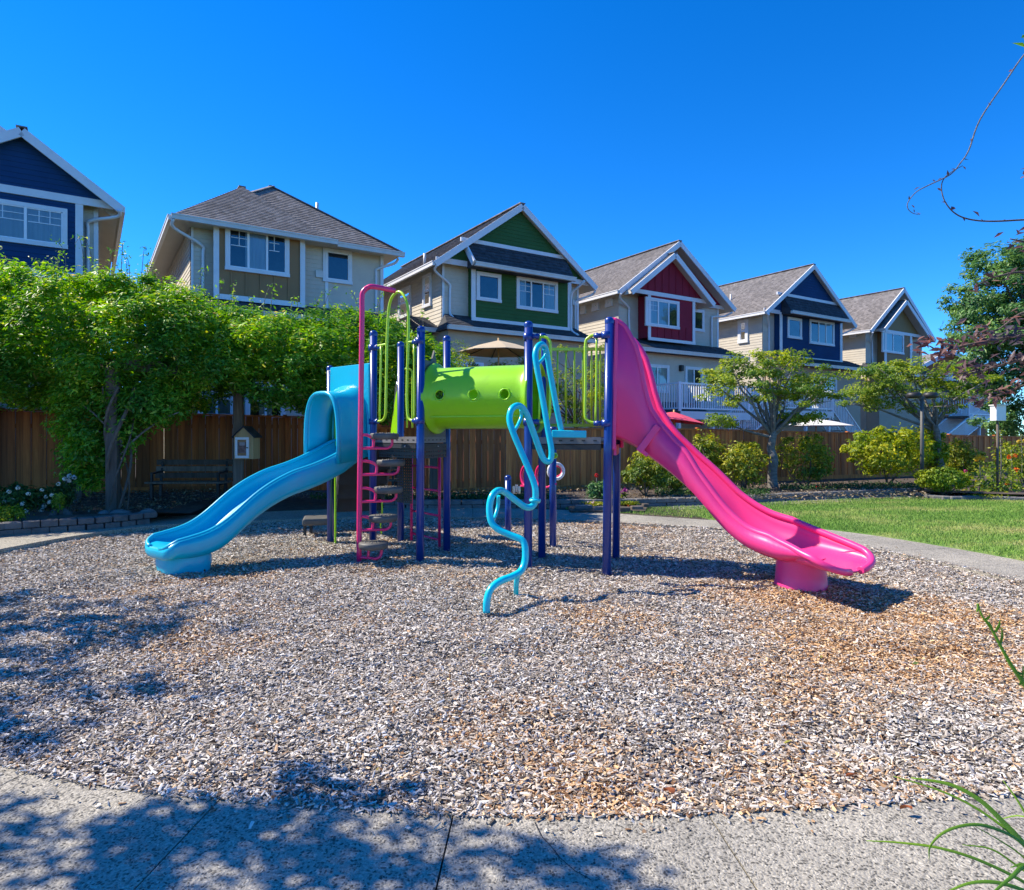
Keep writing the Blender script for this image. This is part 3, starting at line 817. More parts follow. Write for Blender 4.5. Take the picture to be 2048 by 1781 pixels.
# ================================================================ FENCES
def fence(name, label, line, hgt, zfun, mat, bw, cap=True):
    L = line
    t = thing(name, label, 'fence', (L[0].x, L[0].y, 0))
    board = mesh_of('board', MB().box((0, 0, 0), (bw - .006, .02, 1.0)), mat)
    for i in range(len(L) - 1):
        a, b = L[i], L[i + 1]; d = b - a; n = max(1, round(d.xy.length / bw)); rz = math.atan2(d.y, d.x)
        nv = Vector((math.sin(rz), -math.cos(rz), 0))
        for k in range(n):
            p = a + d * ((k + .5) / n)
            z0, z1 = zfun(p.x)
            off = (.016 if k % 2 else 0) + random.uniform(-.002, .002)
            hh = z1 - z0 - .04 + random.uniform(-.004, .002)
            shared('board', board, (p.x + nv.x * off, p.y + nv.y * off, z0 + hh / 2), rz, t, scale=(d.xy.length / n / bw, 1, hh))
        mb = MB(); za0, za1 = zfun(a.x); zb0, zb1 = zfun(b.x)
        mb.bar((a.x, a.y, za1 - .02), (b.x, b.y, zb1 - .02), .11, .038)
        obj('cap_rail', mb, mat, t)
        mb = MB()
        q = Vector((nv.x, nv.y, 0)) * -.035
        for f_ in (.3, 1.5 if hgt > 1.6 else 1.2):
            mb = MB(); mb.bar(Vector((a.x, a.y, za0 + f_)) + q, Vector((b.x, b.y, zb0 + f_)) + q, .04, .09)
            obj('rail', mb, mat, t)
        mb = MB(); q = Vector((nv.x, nv.y, 0)) * .03
        mb.bar(Vector((a.x, a.y, za0 + .08)) + q, Vector((b.x, b.y, zb0 + .08)) + q, .03, .15)
        obj('kick_board', mb, mat, t)
    tot = 0
    me = mesh_of('post', MB().box((0, 0, .5), (.09, .09, 1)), mat)
    for i in range(len(L) - 1):
        d = L[i + 1] - L[i]; m = max(1, round(d.xy.length / 2.4))
        for k in range(m):
            p = L[i] + d * (k / m); z0, z1 = zfun(p.x)
            nv = Vector((-d.y, d.x, 0)).normalized() * .1
            shared('post', me, (p.x + nv.x, p.y + nv.y, z0), math.atan2(d.y, d.x), t, scale=(1, 1, z1 - z0 + .03))
    return t
def zL(x): return (.12, float(np.interp(x, [-11, -8, -4.9, -2], [1.98, 1.93, 1.86, 1.80])))
def zR(x):
    px = [(p.x) for p in fR]
    tops = [(700, 855), (800, 855), (1000, 856), (1250, 856.5), (1400, 857.5), (1700, 865), (2080, 874)]
    zt = [EYE + (HY - y) / F * d for (q, y), (q2, d) in zip(tops, fenceR)]
    return (.06, float(np.interp(x, px, zt)))
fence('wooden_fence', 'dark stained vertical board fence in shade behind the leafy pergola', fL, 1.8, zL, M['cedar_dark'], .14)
fence('wooden_fence', 'warm brown cedar board fence behind the shrub bed and lawn', fR, 1.5, zR, M['cedar'], .14)

# ================================================================ HOUSES
class House:
    def __init__(s, label, u, v, name='house'):
        s.t = thing(name, label, 'house', W(u, v, 0), 'detached houses in a row behind the fence')
        s.d = {}
    def part(s, name, mb, mat, parent=None, **k):
        return obj(name, mb, mat, parent or s.t, **k)
    def siding(s, u0, u1, z0, z1, v, mat, name='siding', top=None, exp=.125):
        mb = MB()
        t0, t1 = (W(u0, v, z1), W(u1, v, z1)) if top is None else (W(top[0], v, top[1]),) * 2
        n = max(1, round((max(z1, top[1] if top else z1) - z0) / exp))
        mb.courses(W(u0, v, z0), W(u1, v, z0), t0, t1, n, .014)
        return s.part(name, mb, mat)
    def side(s, u, v0, v1, z0, z1, mat, name='siding', exp=.125):
        mb = MB(); mb.courses(W(u, v1, z0), W(u, v0, z0), W(u, v1, z1), W(u, v0, z1), max(1, round((z1 - z0) / exp)), .014)
        return s.part(name, mb, mat)
    def body(s, u0, u1, v0, v1, z0, z1, mat, name='wall'):
        return s.part(name, MB().ubox(u0, u1, v0, v1, z0, z1), mat)
    def gable(s, uL, uR, ua, ze, za, v0, v1, name='roof', over=.0, thick=.14, expo=.16, fascia=True):
        mb = MB(); n = max(4, round(math.hypot(ua - uL, za - ze) / expo))
        mb.courses(W(uL, v1, ze), W(uL, v0, ze), W(ua, v1, za), W(ua, v0, za), n, .018)
        mb.courses(W(uR, v0, ze), W(uR, v1, ze), W(ua, v0, za), W(ua, v1, za), n, .018)
        r = s.part(name, mb, M['roof'])
        u_ = MB()
        u_.add([W(uL, v0, ze - thick), W(uL, v1, ze - thick), W(ua, v1, za - thick), W(ua, v0, za - thick), W(uR, v0, ze - thick), W(uR, v1, ze - thick)], [(0, 1, 2, 3), (3, 2, 5, 4)])
        u_.add([W(uL, v1, ze), W(uL, v0, ze), W(uL, v0, ze - thick), W(uL, v1, ze - thick), W(uR, v0, ze), W(uR, v1, ze), W(uR, v1, ze - thick), W(uR, v0, ze - thick)], [(0, 1, 2, 3), (4, 5, 6, 7)])
        s.part('soffit', u_, M['soffit'], r)
        rb = MB()
        for (ua_, ue) in ((ua, uL), (ua, uR)):
            sl = (za - ze) / (ua_ - ue)
            a, b = W(ue, v0 - .02, ze - .10), W(ua_, v0 - .02, za - .10)
            rb.bar(a, b, .05, .205)
        s.part('rake_board', rb, M['white_trim'], r)
        rc = MB().bar(W(ua, v0 - .03, za + .02), W(ua, v1, za + .02), .22, .03)
        s.part('ridge_cap', rc, M['roof'], r)
        return r
    def gutter_v(s, u, v0, v1, z, r=None):     # runs back along the eave
        mb = MB().ubox(u - .09, u, v0, v1, z - .14, z - .01); mb.ubox(u - .105, u - .08, v0, v1, z - .03, z)
        return s.part('gutter', mb, M['white_trim'])
    def gutter_u(s, u0, u1, v, z, name='gutter'):
        mb = MB().ubox(u0, u1, v - .12, v, z - .14, z - .01); mb.ubox(u0 - .01, u1 + .01, v - .135, v - .11, z - .035, z)
        return s.part(name, mb, M['gutter'])
    def skirt(s, u0, u1, v0, z0, v1, z1, ends=True, mat='roof_dark'):      # lean-to roof, low edge at v0,z0
        mb = MB().courses(W(u0, v0, z0), W(u1, v0, z0), W(u0 + (.35 if ends else 0), v1, z1), W(u1 - (.35 if ends else 0), v1, z1), max(3, round(math.hypot(v1 - v0, z1 - z0) / .15)), .018)
        mb.add([W(u0, v0, z0 - .12), W(u1, v0, z0 - .12), W(u1, v1, z0 - .12), W(u0, v1, z0 - .12)], [(0, 3, 2, 1)])
        mb.add([W(u0, v0, z0), W(u0 + (.35 if ends else 0), v1, z1), W(u0, v1, z0 - .12), W(u0, v0, z0 - .12), W(u1, v0, z0), W(u1 - (.35 if ends else 0), v1, z1), W(u1, v1, z0 - .12), W(u1, v0, z0 - .12)], [(0, 1, 2, 3), (4, 7, 6, 5)])
        r = s.part('skirt_roof', mb, M[mat])
        g = MB().ubox(u0 - .02, u1 + .02, v0 - .12, v0, z0 - .15, z0 - .02)
        g.ubox(u0 - .03, u1 + .03, v0 - .135, v0 - .1, z0 - .05, z0 - .01)
        s.part('gutter', g, M['gutter'], r)
        return r
    def trim(s, u0, u1, v, z0, z1, proud=.035, name='trim_board', mat='white_trim'):
        return s.part(name, MB().ubox(u0, u1, v - proud, v, z0, z1), M[mat])
    def spout(s, pts):
        return s.part('downspout', MB().tube(smooth(pts, 4), .042, 8), M['white_trim'])
    def window(s, u0, u1, z0, z1, v, bars=(), grid=(), curtain=(0, 1), side=False, horiz=None, casing=.10, name='window', door=False):
        """u0..u1 across (or v0..v1 on a side wall when side is its u); bars: upright positions 0..1; grid: (from, to) lights with a small grid on top"""
        if side: fn = lambda a, b, z: W(v - b, a, z)
        else: fn = lambda a, b, z: W(a, v - b, z)
        def bx(mb, a0, a1, b0, b1, z0_, z1_):
            vs = [fn(a, b, z) for a in (a0, a1) for b in (b0, b1) for z in (z0_, z1_)]
            mb.add(vs, [(0, 1, 3, 2), (4, 6, 7, 5), (0, 4, 5, 1), (2, 3, 7, 6), (0, 2, 6, 4), (1, 5, 7, 3)])
        w = casing; mb = MB()
        bx(mb, u0, u1, -.01, .062, z1 - w, z1); bx(mb, u0 - .01, u1 + .01, -.01, .075, z0, z0 + w)
        bx(mb, u0, u0 + w, -.01, .06, z0 + w, z1 - w); bx(mb, u1 - w, u1, -.01, .06, z0 + w, z1 - w)
        win = s.part(name, mb, M['white_trim'])
        a0, a1, c0, c1 = u0 + w, u1 - w, z0 + w, z1 - w
        bars = list(bars)
        fr = MB(); q = .025
        bx(fr, a0, a1, .01, .05, c1 - q, c1); bx(fr, a0, a1, .01, .05, c0, c0 + q); bx(fr, a0, a0 + q, .01, .05, c0, c1); bx(fr, a1 - q, a1, .01, .05, c0, c1)
        for b in bars: x = a0 + (a1 - a0) * b; bx(fr, x - .028, x + .028, .008, .052, c0, c1)
        if horiz: zz = c0 + (c1 - c0) * horiz; bx(fr, a0, a1, .008, .052, zz - .028, zz + .028)
        s.part('frame', fr, M['vinyl'], win)
        if grid:
            gb = MB()
            for (g0, g1, nx) in grid:
                x0, x1 = a0 + (a1 - a0) * g0, a0 + (a1 - a0) * g1
                zt = c1 - (c1 - c0) * .42
                bx(gb, x0, x1, .022, .042, zt - .009, zt + .009); zt = c1 - (c1 - c0) * .21
                bx(gb, x0, x1, .022, .042, zt - .007, zt + .007)
                for k in range(1, nx): x = x0 + (x1 - x0) * k / nx; bx(gb, x - .008, x + .008, .022, .042, c1 - (c1 - c0) * .42, c1)
            s.part('glazing_bars', gb, M['vinyl'], win)
        p = MB(); p.add([fn(a0, .03, c0), fn(a1, .03, c0), fn(a1, .03, c1), fn(a0, .03, c1)], [(0, 1, 2, 3)])
        s.part('pane', p, M['glass'], win)
        rm = MB(); rm.add([fn(a0, .017, c0), fn(a1, .017, c0), fn(a1, .017, c1), fn(a0, .017, c1)], [(0, 1, 2, 3)])
        s.part('room_behind', rm, M['room'], win)
        cs = curtain if (curtain and isinstance(curtain[0], tuple)) else ((curtain,) if curtain else ())
        for (k0, k1) in cs:
            cu = MB(); x0, x1 = a0 + (a1 - a0) * k0, a0 + (a1 - a0) * k1; n = max(4, int((x1 - x0) / .06))
            rows = []
            for zz in (c0 + .01, c1 - .01): rows.append([fn(x0 + (x1 - x0) * i / n, .021 + .004 * (i % 2), zz) for i in range(n + 1)])
            cu.grid(rows, False)
            s.part('curtain', cu, M['curtain'], win)
        return win
    def pwin(s, v, x0, y0, x1, y1, **k):
        u0, z1 = fu(x0, y0, v); u1, z0 = fu(x1, y1, v)
        return s.window(u0, u1, z0, z1, v, **k)
    def battens(s, u0, u1, z0, z1, v, step, mat, zf=None):
        n = int((u1 - u0) / step); me = None
        for k in range(1, n + 1):
            u = u0 + (u1 - u0) * k / (n + 1); zt = zf(u) if zf else z1
            if zt - z0 < .1: continue
            s.part('batten', MB().ubox(u - .022, u + .022, v - .025, v, z0, zt), mat)
def fv(px, py, u):
    k = (px - CX) / F
    v = u * (CT - k * ST) / (ST + k * CT)
    p = W(u, v, 0)
    return v, EYE + (HY - py) / F * p.y

ZE, VR, VW, VB = 7.0, 19.1, 19.62, 19.3
SH = .011   # body sits behind the lapped boards

HS = {}
# ---- house with the green gable
h = House('house with a dark green gable and a narrow awning roof over two windows', 12.7, 19)
uL, uR, ua, za = 9.37, 16.06, 12.73, 9.46
h.body(uL + .5, uR - .45, VW + SH, 29, 0, ZE + .15, M['beige'])
h.side(uL + .49, VW, 29, 4.6, ZE + .1, M['beige'])
h.gable(uL, uR, ua, ZE, za, VR, 29.5)
h.gutter_v(uL, VR, 29.5, ZE)
h.siding(uL + .5, 10.86, 4.9, ZE + .15, VW, M['beige'])
h.siding(14.98, uR - .45, 4.9, ZE + .15, VW, M['beige'])
b0, b1 = 10.86, 14.95
sl = (za - ZE) / (ua - uL)
h.body(b0, b1, VB + SH, VW, 5.36, ZE + .2, M['hgreen'], 'bay_wall')
h.siding(b0, b1, 5.36, ZE + .17, VB, M['hgreen'])
h.siding(uL + .42, uR - .42, ZE + .17, ZE + .17, VB, M['hgreen'], 'gable_siding', top=(ua, za - .16))
h.part('gable_wall', MB().add([W(uL + .4, VB + .02, ZE + .1), W(uR - .4, VB + .02, ZE + .1), W(ua, VB + .02, za - .15)], [(0, 1, 2)]), M['hgreen'])
h.trim(uL + .12, 10.86, VB, ZE + .02, ZE + .2); h.trim(14.95, uR - .1, VB, ZE + .02, ZE + .2)
h.trim(b0 - .06, b0 + .10, VB, 5.3, ZE + .05); h.trim(b1 - .10, b1 + .06, VB, 5.3, ZE + .05); h.trim(b0 - .06, b1 + .06, VB, 5.2, 5.37, .05)
h.trim(uL + .5, uL + .58, VW, 5.0, ZE + .1); h.trim(uR - .53, uR - .45, VW, 4.9, ZE + .1)
h.pwin(VB, 952, 543, 1001, 607, curtain=None)
h.pwin(VB, 1032, 553, 1114, 628, bars=(.33, .66), grid=((.68, .97, 2), (.03, .31, 2)), curtain=((.02, .2), (.72, .98)))
a0, z_ = fu(950, 524, 18.75); a1, _ = fu(1149, 562, 18.75)
h.skirt(a0, a1, 18.78, z_ + .02, VB - .02, 7.86, ends=False)
h.trim(a0 - .25, a1 + .0, VB - .005, 7.84, 7.97, .06)
h.part('bracket', MB().bar(W(a0 - .08, VB, 7.75), W(a0 - .08, 18.7, z_ - .05), .06, .2), M['white_trim'])
h.skirt(uL + .25, uR - .35, 18.72, 4.93, VW - .0, 5.45)
h.skirt(9.15, 9.9, 19.7, 4.95, 20.9, 5.5, ends=False)
for pts in ([W(9.42, 19.1, 6.87), W(9.48, 19.3, 6.72), W(10.1, 19.55, 6.45), W(10.14, 19.56, 6.2), W(10.14, 19.56, 5.5), W(10.18, 19.4, 5.3)],
            [W(16.0, 19.1, 6.8), W(15.95, 19.25, 6.68), W(15.45, 19.55, 6.45), W(15.42, 19.56, 6.2), W(15.42, 19.56, 5.2)],
            [W(15.25, 18.78, 7.05), W(15.12, 18.95, 6.85), W(14.99, 19.23, 6.6), W(14.98, 19.23, 5.9), W(14.98, 19.23, 5.3), W(15.05, 18.9, 5.05)]): h.spout(pts)
h.body(uL + .4, uR - .5, 19.0, VW + .5, 0, 4.82, M['tan'])
h.siding(uL + .4, uR - .5, 0, 4.82, 18.985, M['tan'])
h.pwin(18.985, 902, 722, 966, 760, bars=(.5,), curtain=((.0, .4),))
h.pwin(18.985, 990, 735, 1045, 790, bars=(.5,), curtain=None)
for (x0, y0, x1, y1) in ((848, 546, 864, 618), (799, 571, 823, 640)):
    va, zt = fv(x1, y0, uL + .49); vb2, zb = fv(x0, y1, uL + .49)
    h.window(va, vb2, zb, zt, uL + .48, side=True, horiz=.5, curtain=None, casing=.09)
h.part('vent_pipe', MB().tube([W(9.9, 21.0, 7.3), W(9.9, 21.0, 7.75)], .05), M['gutter'])

HS['green'] = h
# ---- hipped house with brown panel
h = House('house with a hipped grey shingle roof and a brown panelled bay under a wide window', 5.0, 19)
uL, uR = 1.84, 8.28
h.body(2.35, 7.82, VW + SH, 29, 0, 7.1, M['beige'])
h.side(2.34, VW, 29, 4.5, 7.1, M['beige'])
h.siding(2.35, 2.93, 4.8, 7.12, VW, M['beige']); h.siding(5.24, 6.2, 4.9, 7.12, VW, M['beige']); h.siding(6.2, 7.82, 4.9, 7.12, VW + .06, M['beige'])
h.body(2.93, 5.22, VB + SH, VW, 5.22, 7.12, M['brown'], 'bay_wall')
h.battens(2.93, 5.22, 5.28, 5.98, VB + .01, .42, M['brown'])
h.trim(2.86, 3.0, VB, 5.2, 7.12); h.trim(5.16, 5.30, VB, 5.2, 7.12); h.trim(2.86, 5.3, VB, 5.1, 5.24, .05)
h.trim(2.35, 2.41, VW, 4.9, 7.1); h.trim(5.98, 6.07, VW, 4.9, 7.1); h.trim(7.72, 7.82, VW, 4.9, 7.1)
h.pwin(VB, 450, 450, 578, 556, bars=(.33, .66), grid=((.03, .31, 2), (.7, .88, 2)), curtain=((.28, .68),))
h.pwin(VW, 645, 496, 703, 571, curtain=None)
def hip(h, u0, u1, v0, v1, ze, apex0, apex1, name='roof'):
    mb = MB(); A0, A1_ = W(*apex0), W(*apex1)
    n = 26
    mb.courses(W(u0, v0, ze), W(u1, v0, ze), A0, A0, n, .018)
    mb.courses(W(u0, v1, ze), W(u0, v0, ze), A1_, A0, n, .018)
    mb.courses(W(u1, v0, ze), W(u1, v1, ze), A0, A1_, n, .018)
    mb.courses(W(u1, v1, ze), W(u0, v1, ze), A1_, A1_, n, .018)
    r = h.part(name, mb, M['roof'])
    sf = MB().ubox(u0 + .02, u1 - .02, v0 + .02, v1 - .02, ze - .06, ze - .03)
    h.part('soffit', sf, M['soffit'], r)
    cp = MB()
    for a, b in ((W(u0, v0, ze), A0), (W(u1, v0, ze), A0), (A0, A1_))[0 if name == 'roof' else 2:]: cp.bar(a + Vector((0, 0, .02)), b + Vector((0, 0, .02)), .2, .03)
    h.part('ridge_cap', cp, M['roof'], r)
    return r
hip(h, uL, uR, 19.1, 29.5, 7.08, (5.06, 22.3, 9.5), (5.06, 26.5, 9.5))
hip(h, uL - .01, 6.15, 19.05, 25, 7.1, (3.98, 21.35, 8.98), (3.98, 23.5, 8.98), 'bay_roof')
h.gutter_u(uL - .02, 6.15, 19.05, 7.12); h.gutter_u(6.16, uR, 19.1, 7.08)
h.gutter_v(uL, 19.0, 29, 7.1)
h.skirt(2.05, 8.0, 18.68, 4.78, VW, 5.22)
for pts in ([W(1.86, 18.98, 6.98), W(1.9, 19.15, 6.8), W(2.6, 19.52, 6.55), W(2.64, 19.56, 6.3), W(2.64, 19.56, 5.2)],
            [W(8.2, 19.3, 6.95), W(8.1, 19.4, 6.8), W(7.62, 19.6, 6.6), W(7.58, 19.6, 6.4), W(7.58, 19.6, 5.1)]): h.spout(pts)
h.body(2.2, 7.9, 19.0, VW + .5, 0, 4.7, M['tan'])
h.siding(2.2, 7.9, 0, 4.7, 18.985, M['beige'])
h.pwin(18.985, 395, 790, 470, 838, bars=(.5,), curtain=((0, 1),))
h.pwin(18.985, 490, 795, 570, 842, bars=(.5,), curtain=((.3, .7),))

HS['hip'] = h
# ---- far left blue house
h = House('tall dark blue gabled house at the left edge above the pergola leaves', -2, 19)
h.body(-6.5, .22, VW + SH, 29, 0, 7.2, M['beige'])
h.gable(-3.65, .74, -1.28, 7.12, 8.58, VR, 25, 'front_roof')
h.gable(-7.2, .66, -3.3, 7.12, 9.72, VW, 29.5)
h.gutter_v(.80, VR, 29.5, 7.12)
h.siding(-3.4, .45, 7.2, 7.2, VB, M['hblue'], 'gable_siding', top=(-1.28, 8.45))
h.part('gable_wall', MB().add([W(-3.5, VB + .02, 7.15), W(.5, VB + .02, 7.15), W(-1.28, VB + .02, 8.5)], [(0, 1, 2)]), M['hblue'])
h.siding(-6.3, .3, 7.25, 7.25, VW + .1, M['hblue'], 'gable_siding', top=(-3.3, 9.55))
h.body(-3.3, -.16, VB + SH, VW, 5.36, 7.2, M['hblue'], 'bay_wall')
h.siding(-3.3, -.16, 5.36, 7.1, VB, M['hblue'])
h.trim(-3.6, .55, VB, 7.06, 7.24, .05); h.trim(-.24, -.08, VB, 5.3, 7.06); h.trim(-3.3, -.1, VB, 5.18, 5.36, .05)
h.siding(-.16, .22, 4.9, 7.1, VW, M['beige']); h.trim(.14, .24, VW, 4.9, 7.1)
h.pwin(VB, -60, 390, 135, 500, bars=(.56,), grid=((.59, .98, 3), (.06, .54, 2)), curtain=((.0, 1),))
h.skirt(-5, .35, 18.72, 4.85, VW, 5.3)
h.body(-6.4, .25, 19.0, VW, 0, 4.8, M['tan']); h.siding(-6.4, .25, 0, 4.8, 18.985, M['beige'])
h.spout([W(.68, 19.0, 7.0), W(.64, 19.2, 6.88), W(.06, 19.5, 6.75), W(.02, 19.56, 6.5), W(.02, 19.56, 5.3)])

# ---- red house
h = House('house with two stacked red panelled gables and a red bay window', 20.5, 19)
uL, uR, ua, za = 17.2, 23.97, 20.52, 9.4
VM = 19.55
h.body(uL + .45, uR - .45, VW + SH + .2, 29, 0, ZE + .15, M['beige'])
h.side(uL + .44, VW, 29, 4.3, ZE + .1, M['beige'])
h.gable(uL, uR, ua, ZE, za, VM - .45, 29.5)
h.gable(17.5, 22.2, 19.87, 6.98, 8.74, VR - .35, 22, 'front_roof')
h.gutter_v(uL, VM - .45, 29.5, ZE)
h.siding(uL + .4, uR - .4, 7.15, 7.15, VM, M['hred'], 'gable_wall', top=(ua, za - .16), exp=10)
h.part('gable_backing', MB().add([W(uL + .5, VM + .02, 7.1), W(uR - .5, VM + .02, 7.1), W(ua, VM + .02, za - .2)], [(0, 1, 2)]), M['hred'])
vg = 19.05
h.part('bay_gable', MB().add([W(17.75, vg, 7.1), W(21.95, vg, 7.1), W(19.87, vg, 8.6)], [(0, 1, 2)]), M['hred'])
h.battens(17.9, 21.8, 7.1, 8.6, vg, .42, M['hred'], zf=lambda u: 8.58 - abs(u - 19.87) * .745 - .08)
h.trim(17.55, 22.0, vg, 6.97, 7.13, .05)
h.body(18.72, 21.3, vg + SH, VW + .2, 5.3, 7.0, M['hred'], 'bay_wall')
h.battens(18.8, 21.25, 5.34, 5.85, vg + .012, .42, M['hred'])
h.trim(18.66, 18.8, vg, 5.28, 7.0); h.trim(21.2, 21.34, vg, 5.28, 7.0); h.trim(18.66, 21.34, vg, 5.18, 5.3, .05)
h.siding(uL + .45, 18.7, 4.8, ZE + .1, VM + .1, M['beige']); h.siding(21.32, uR - .45, 4.8, ZE + .1, VM + .1, M['beige'])
h.trim(21.9, uR - .2, VM, 6.98, 7.13)
h.trim(uR - .55, uR - .45, VM + .1, 4.9, 7.0); h.trim(21.45, 21.56, VM + .1, 4.9, 6.9)
h.pwin(vg, 1290, 594, 1357, 660, bars=(.35, .7), grid=((.03, .33, 2),), curtain=((.0, .68),))
h.pwin(VM + .1, 1377, 617, 1407, 665, curtain=None)
for x0, x1, y0, y1 in ((1213, 1226, 594, 616), (1186, 1199, 601, 624), (1163, 1173, 608, 630)):
    va, zt = fv(x1, y0, uL + .44); vb2, zb = fv(x0, y1, uL + .44)
    h.window(va, vb2, zb, zt, uL + .43, side=True, curtain=None, casing=.14)
h.skirt(uL + .2, uR + .05, 18.5, 4.78, VM + .1, 5.3)
for pts in ([W(17.2, 19.0, 6.85), W(17.35, 19.2, 6.7), W(18.1, 19.55, 6.5), W(18.14, 19.58, 6.2), W(18.2, 19.58, 5.2)],
            [W(23.8, 19.1, 6.8), W(23.6, 19.4, 6.65), W(23.1, 19.58, 6.6), W(23.02, 19.58, 6.4), W(23.02, 19.58, 5.1)]): h.spout(pts)
h.body(uL + .5, uR - .3, 18.95, VM + .4, 0, 4.7, M['beige'])
h.siding(uL + .5, uR - .3, 0, 4.7, 18.935, M['beige'])
h.pwin(18.935, 1268, 726, 1337, 787, bars=(.34, .67), grid=((.03, .31, 2),), curtain=((.0, .3), (.75, .97)))
h.pwin(18.935, 1369, 733, 1404, 822, bars=(.5,), curtain=((.0, .45),), name='patio_door')
h.skirt(18.6, 21.4, 18.0, 2.2, 18.93, 2.75)
HS['red'] = h
# ---- second blue house
h = House('smaller blue gabled house with an awning roof, between the red and the tan gable', 29.8, 19)
uL, uR, ua, za = 26.12, 33.5, 29.83, 9.74
h.body(uL + .45, uR - .45, VW + SH, 29, 0, ZE + .25, M['beige'])
h.side(uL + .44, VW, 29, 4.4, ZE + .2, M['beige'])
h.gable(uL, uR, ua, 7.1, za, VR, 30)
h.gutter_v(uL, VR, 29.5, 7.1)
h.siding(uL + .4, uR - .4, 7.25, 7.25, VB, M['hblue'], 'gable_siding', top=(ua, za - .16))
h.part('gable_wall', MB().add([W(uL + .4, VB + .02, 7.2), W(uR - .4, VB + .02, 7.2), W(ua, VB + .02, za - .15)], [(0, 1, 2)]), M['hblue'])
h.siding(uL + .45, 27.4, 4.6, 7.25, VW, M['beige']); h.siding(32.6, uR - .45, 4.6, 7.25, VW, M['beige'])
h.body(27.45, 32.5, VB + SH, VW, 5.2, 7.3, M['hblue'], 'bay_wall'); h.siding(27.45, 32.5, 5.2, 7.27, VB, M['hblue'])
h.trim(27.4, 27.58, VB, 5.1, 7.2); h.trim(32.35, 32.55, VB, 5.1, 7.2); h.trim(27.4, 32.55, VB, 5.05, 5.2, .05); h.trim(uL + .1, 27.4, VB, 7.1, 7.28)
h.pwin(VB, 1574, 634, 1602, 680, curtain=None); h.pwin(VB, 1618, 638, 1667, 694, bars=(.35, .67), curtain=((.35, 1),))
a0, z_ = fu(1583, 623, 18.75); a1, _ = fu(1698, 645, 18.75)
h.skirt(a0, a1, 18.78, z_ + .05, VB - .02, 8.05, ends=False)
h.trim(a0 - .35, a1, VB - .005, 8.0, 8.13, .06)
h.skirt(uL - .1, uR + .4, 18.5, 4.8, VW, 5.3)
va, zt = fv(1497, 638, uL + .44); vb2, zb = fv(1477, 688, uL + .44)
h.window(va, vb2, zb, zt, uL + .43, side=True, horiz=.5, curtain=None, casing=.14)
for pts in ([W(26.2, 19.0, 6.95), W(26.4, 19.2, 6.8), W(26.95, 19.55, 6.55), W(27.0, 19.58, 6.2), W(27.0, 19.58, 5.2)],
            [W(33.4, 19.1, 6.95), W(33.2, 19.3, 6.8), W(32.75, 19.55, 6.55), W(32.72, 19.58, 6.2), W(32.72, 19.58, 5.2)]): h.spout(pts)
h.body(uL + .5, uR + .1, 18.95, VW, 0, 4.7, M['tan']); h.siding(uL + .5, uR + .1, 0, 4.7, 18.935, M['tan'])
h.pwin(18.935, 1573, 755, 1600, 810, curtain=None, name='patio_door'); h.pwin(18.935, 1625, 752, 1672, 790, bars=(.5,), curtain=((0, .4),))
HS['blue2'] = h
# ---- last house, tan gable
h = House('farthest house in the row, with a small mustard gable and beige walls', 38.2, 19)
uL, uR, ua, za = 34.9, 41.8, 38.28, 9.6
h.body(uL + .45, uR - .45, VW + SH, 29, 0, ZE + .15, M['beige'])
h.side(uL + .44, VW, 29, 4.2, ZE + .1, M['beige'])
h.gable(uL, uR, ua, ZE, za, VR, 29.5)
h.gable(35.7, 40.5, 37.95, 7.12, 8.85, VR - .3, 22, 'front_roof')
h.gutter_v(uL, VR, 29.5, ZE)
h.siding(uL + .4, uR - .4, 7.1, 7.1, VW - .1, M['beige'], 'gable_siding', top=(ua, za - .16))
h.part('bay_gable', MB().add([W(35.9, 19.2, 7.15), W(40.2, 19.2, 7.15), W(37.95, 19.2, 8.7)], [(0, 1, 2)]), paint('mustard_panel_paint', (0.24, 0.15, 0.05), .65, .08, 2))
h.trim(35.8, 40.3, 19.2, 7.0, 7.16, .05)
h.body(36.5, 39.2, 19.22, VW, 5.2, 7.1, M['brown'], 'bay_wall'); h.siding(36.5, 39.2, 5.2, 7.0, 19.21, M['brown'])
h.siding(39.2, uR - .45, 4.6, 7.1, VW, M['tan'])
h.trim(36.4, 36.62, 19.2, 5.1, 7.0); h.trim(39.1, 39.3, 19.2, 5.1, 7.0); h.trim(36.4, 39.3, 19.2, 5.05, 5.18)
h.pwin(19.2, 1763, 661, 1806, 710, bars=(.5,), curtain=((0, .5),)); h.pwin(VW, 1811, 670, 1823, 705, curtain=None, horiz=.5)
va, zt = fv(1713, 662, uL + .44); vb2, zb = fv(1700, 677, uL + .44)
h.window(va, vb2, zb, zt, uL + .43, side=True, curtain=None, casing=.16)
h.skirt(uL - .2, uR + .3, 18.4, 4.75, VW, 5.3)
h.spout([W(34.9, 19.0, 6.85), W(35.3, 19.3, 6.6), W(35.9, 19.58, 6.35), W(35.95, 19.58, 5.2)])
h.body(uL + .5, uR, 18.95, VW, 0, 4.6, M['tan']); h.siding(uL + .5, uR, 0, 4.6, 18.935, M['tan'])
HS['tan'] = h
for hh_, pts in ((HS['hip'], ((6.3, 21.5, 8.6), (3.2, 22.0, 8.2))), (HS['red'], ((18.6, 23.0, 8.1), (19.3, 26.0, 8.55))), (HS['blue2'], ((27.9, 22.5, 8.3), (28.9, 25, 9.1))), (HS['tan'], ((36.4, 22.5, 8.05),))):
    for (u_, v_, z_) in pts:
        hh_.part('vent_pipe', MB().tube([W(u_, v_, z_ - .3), W(u_, v_, z_ + .38)], .05, 8), M['gutter'])
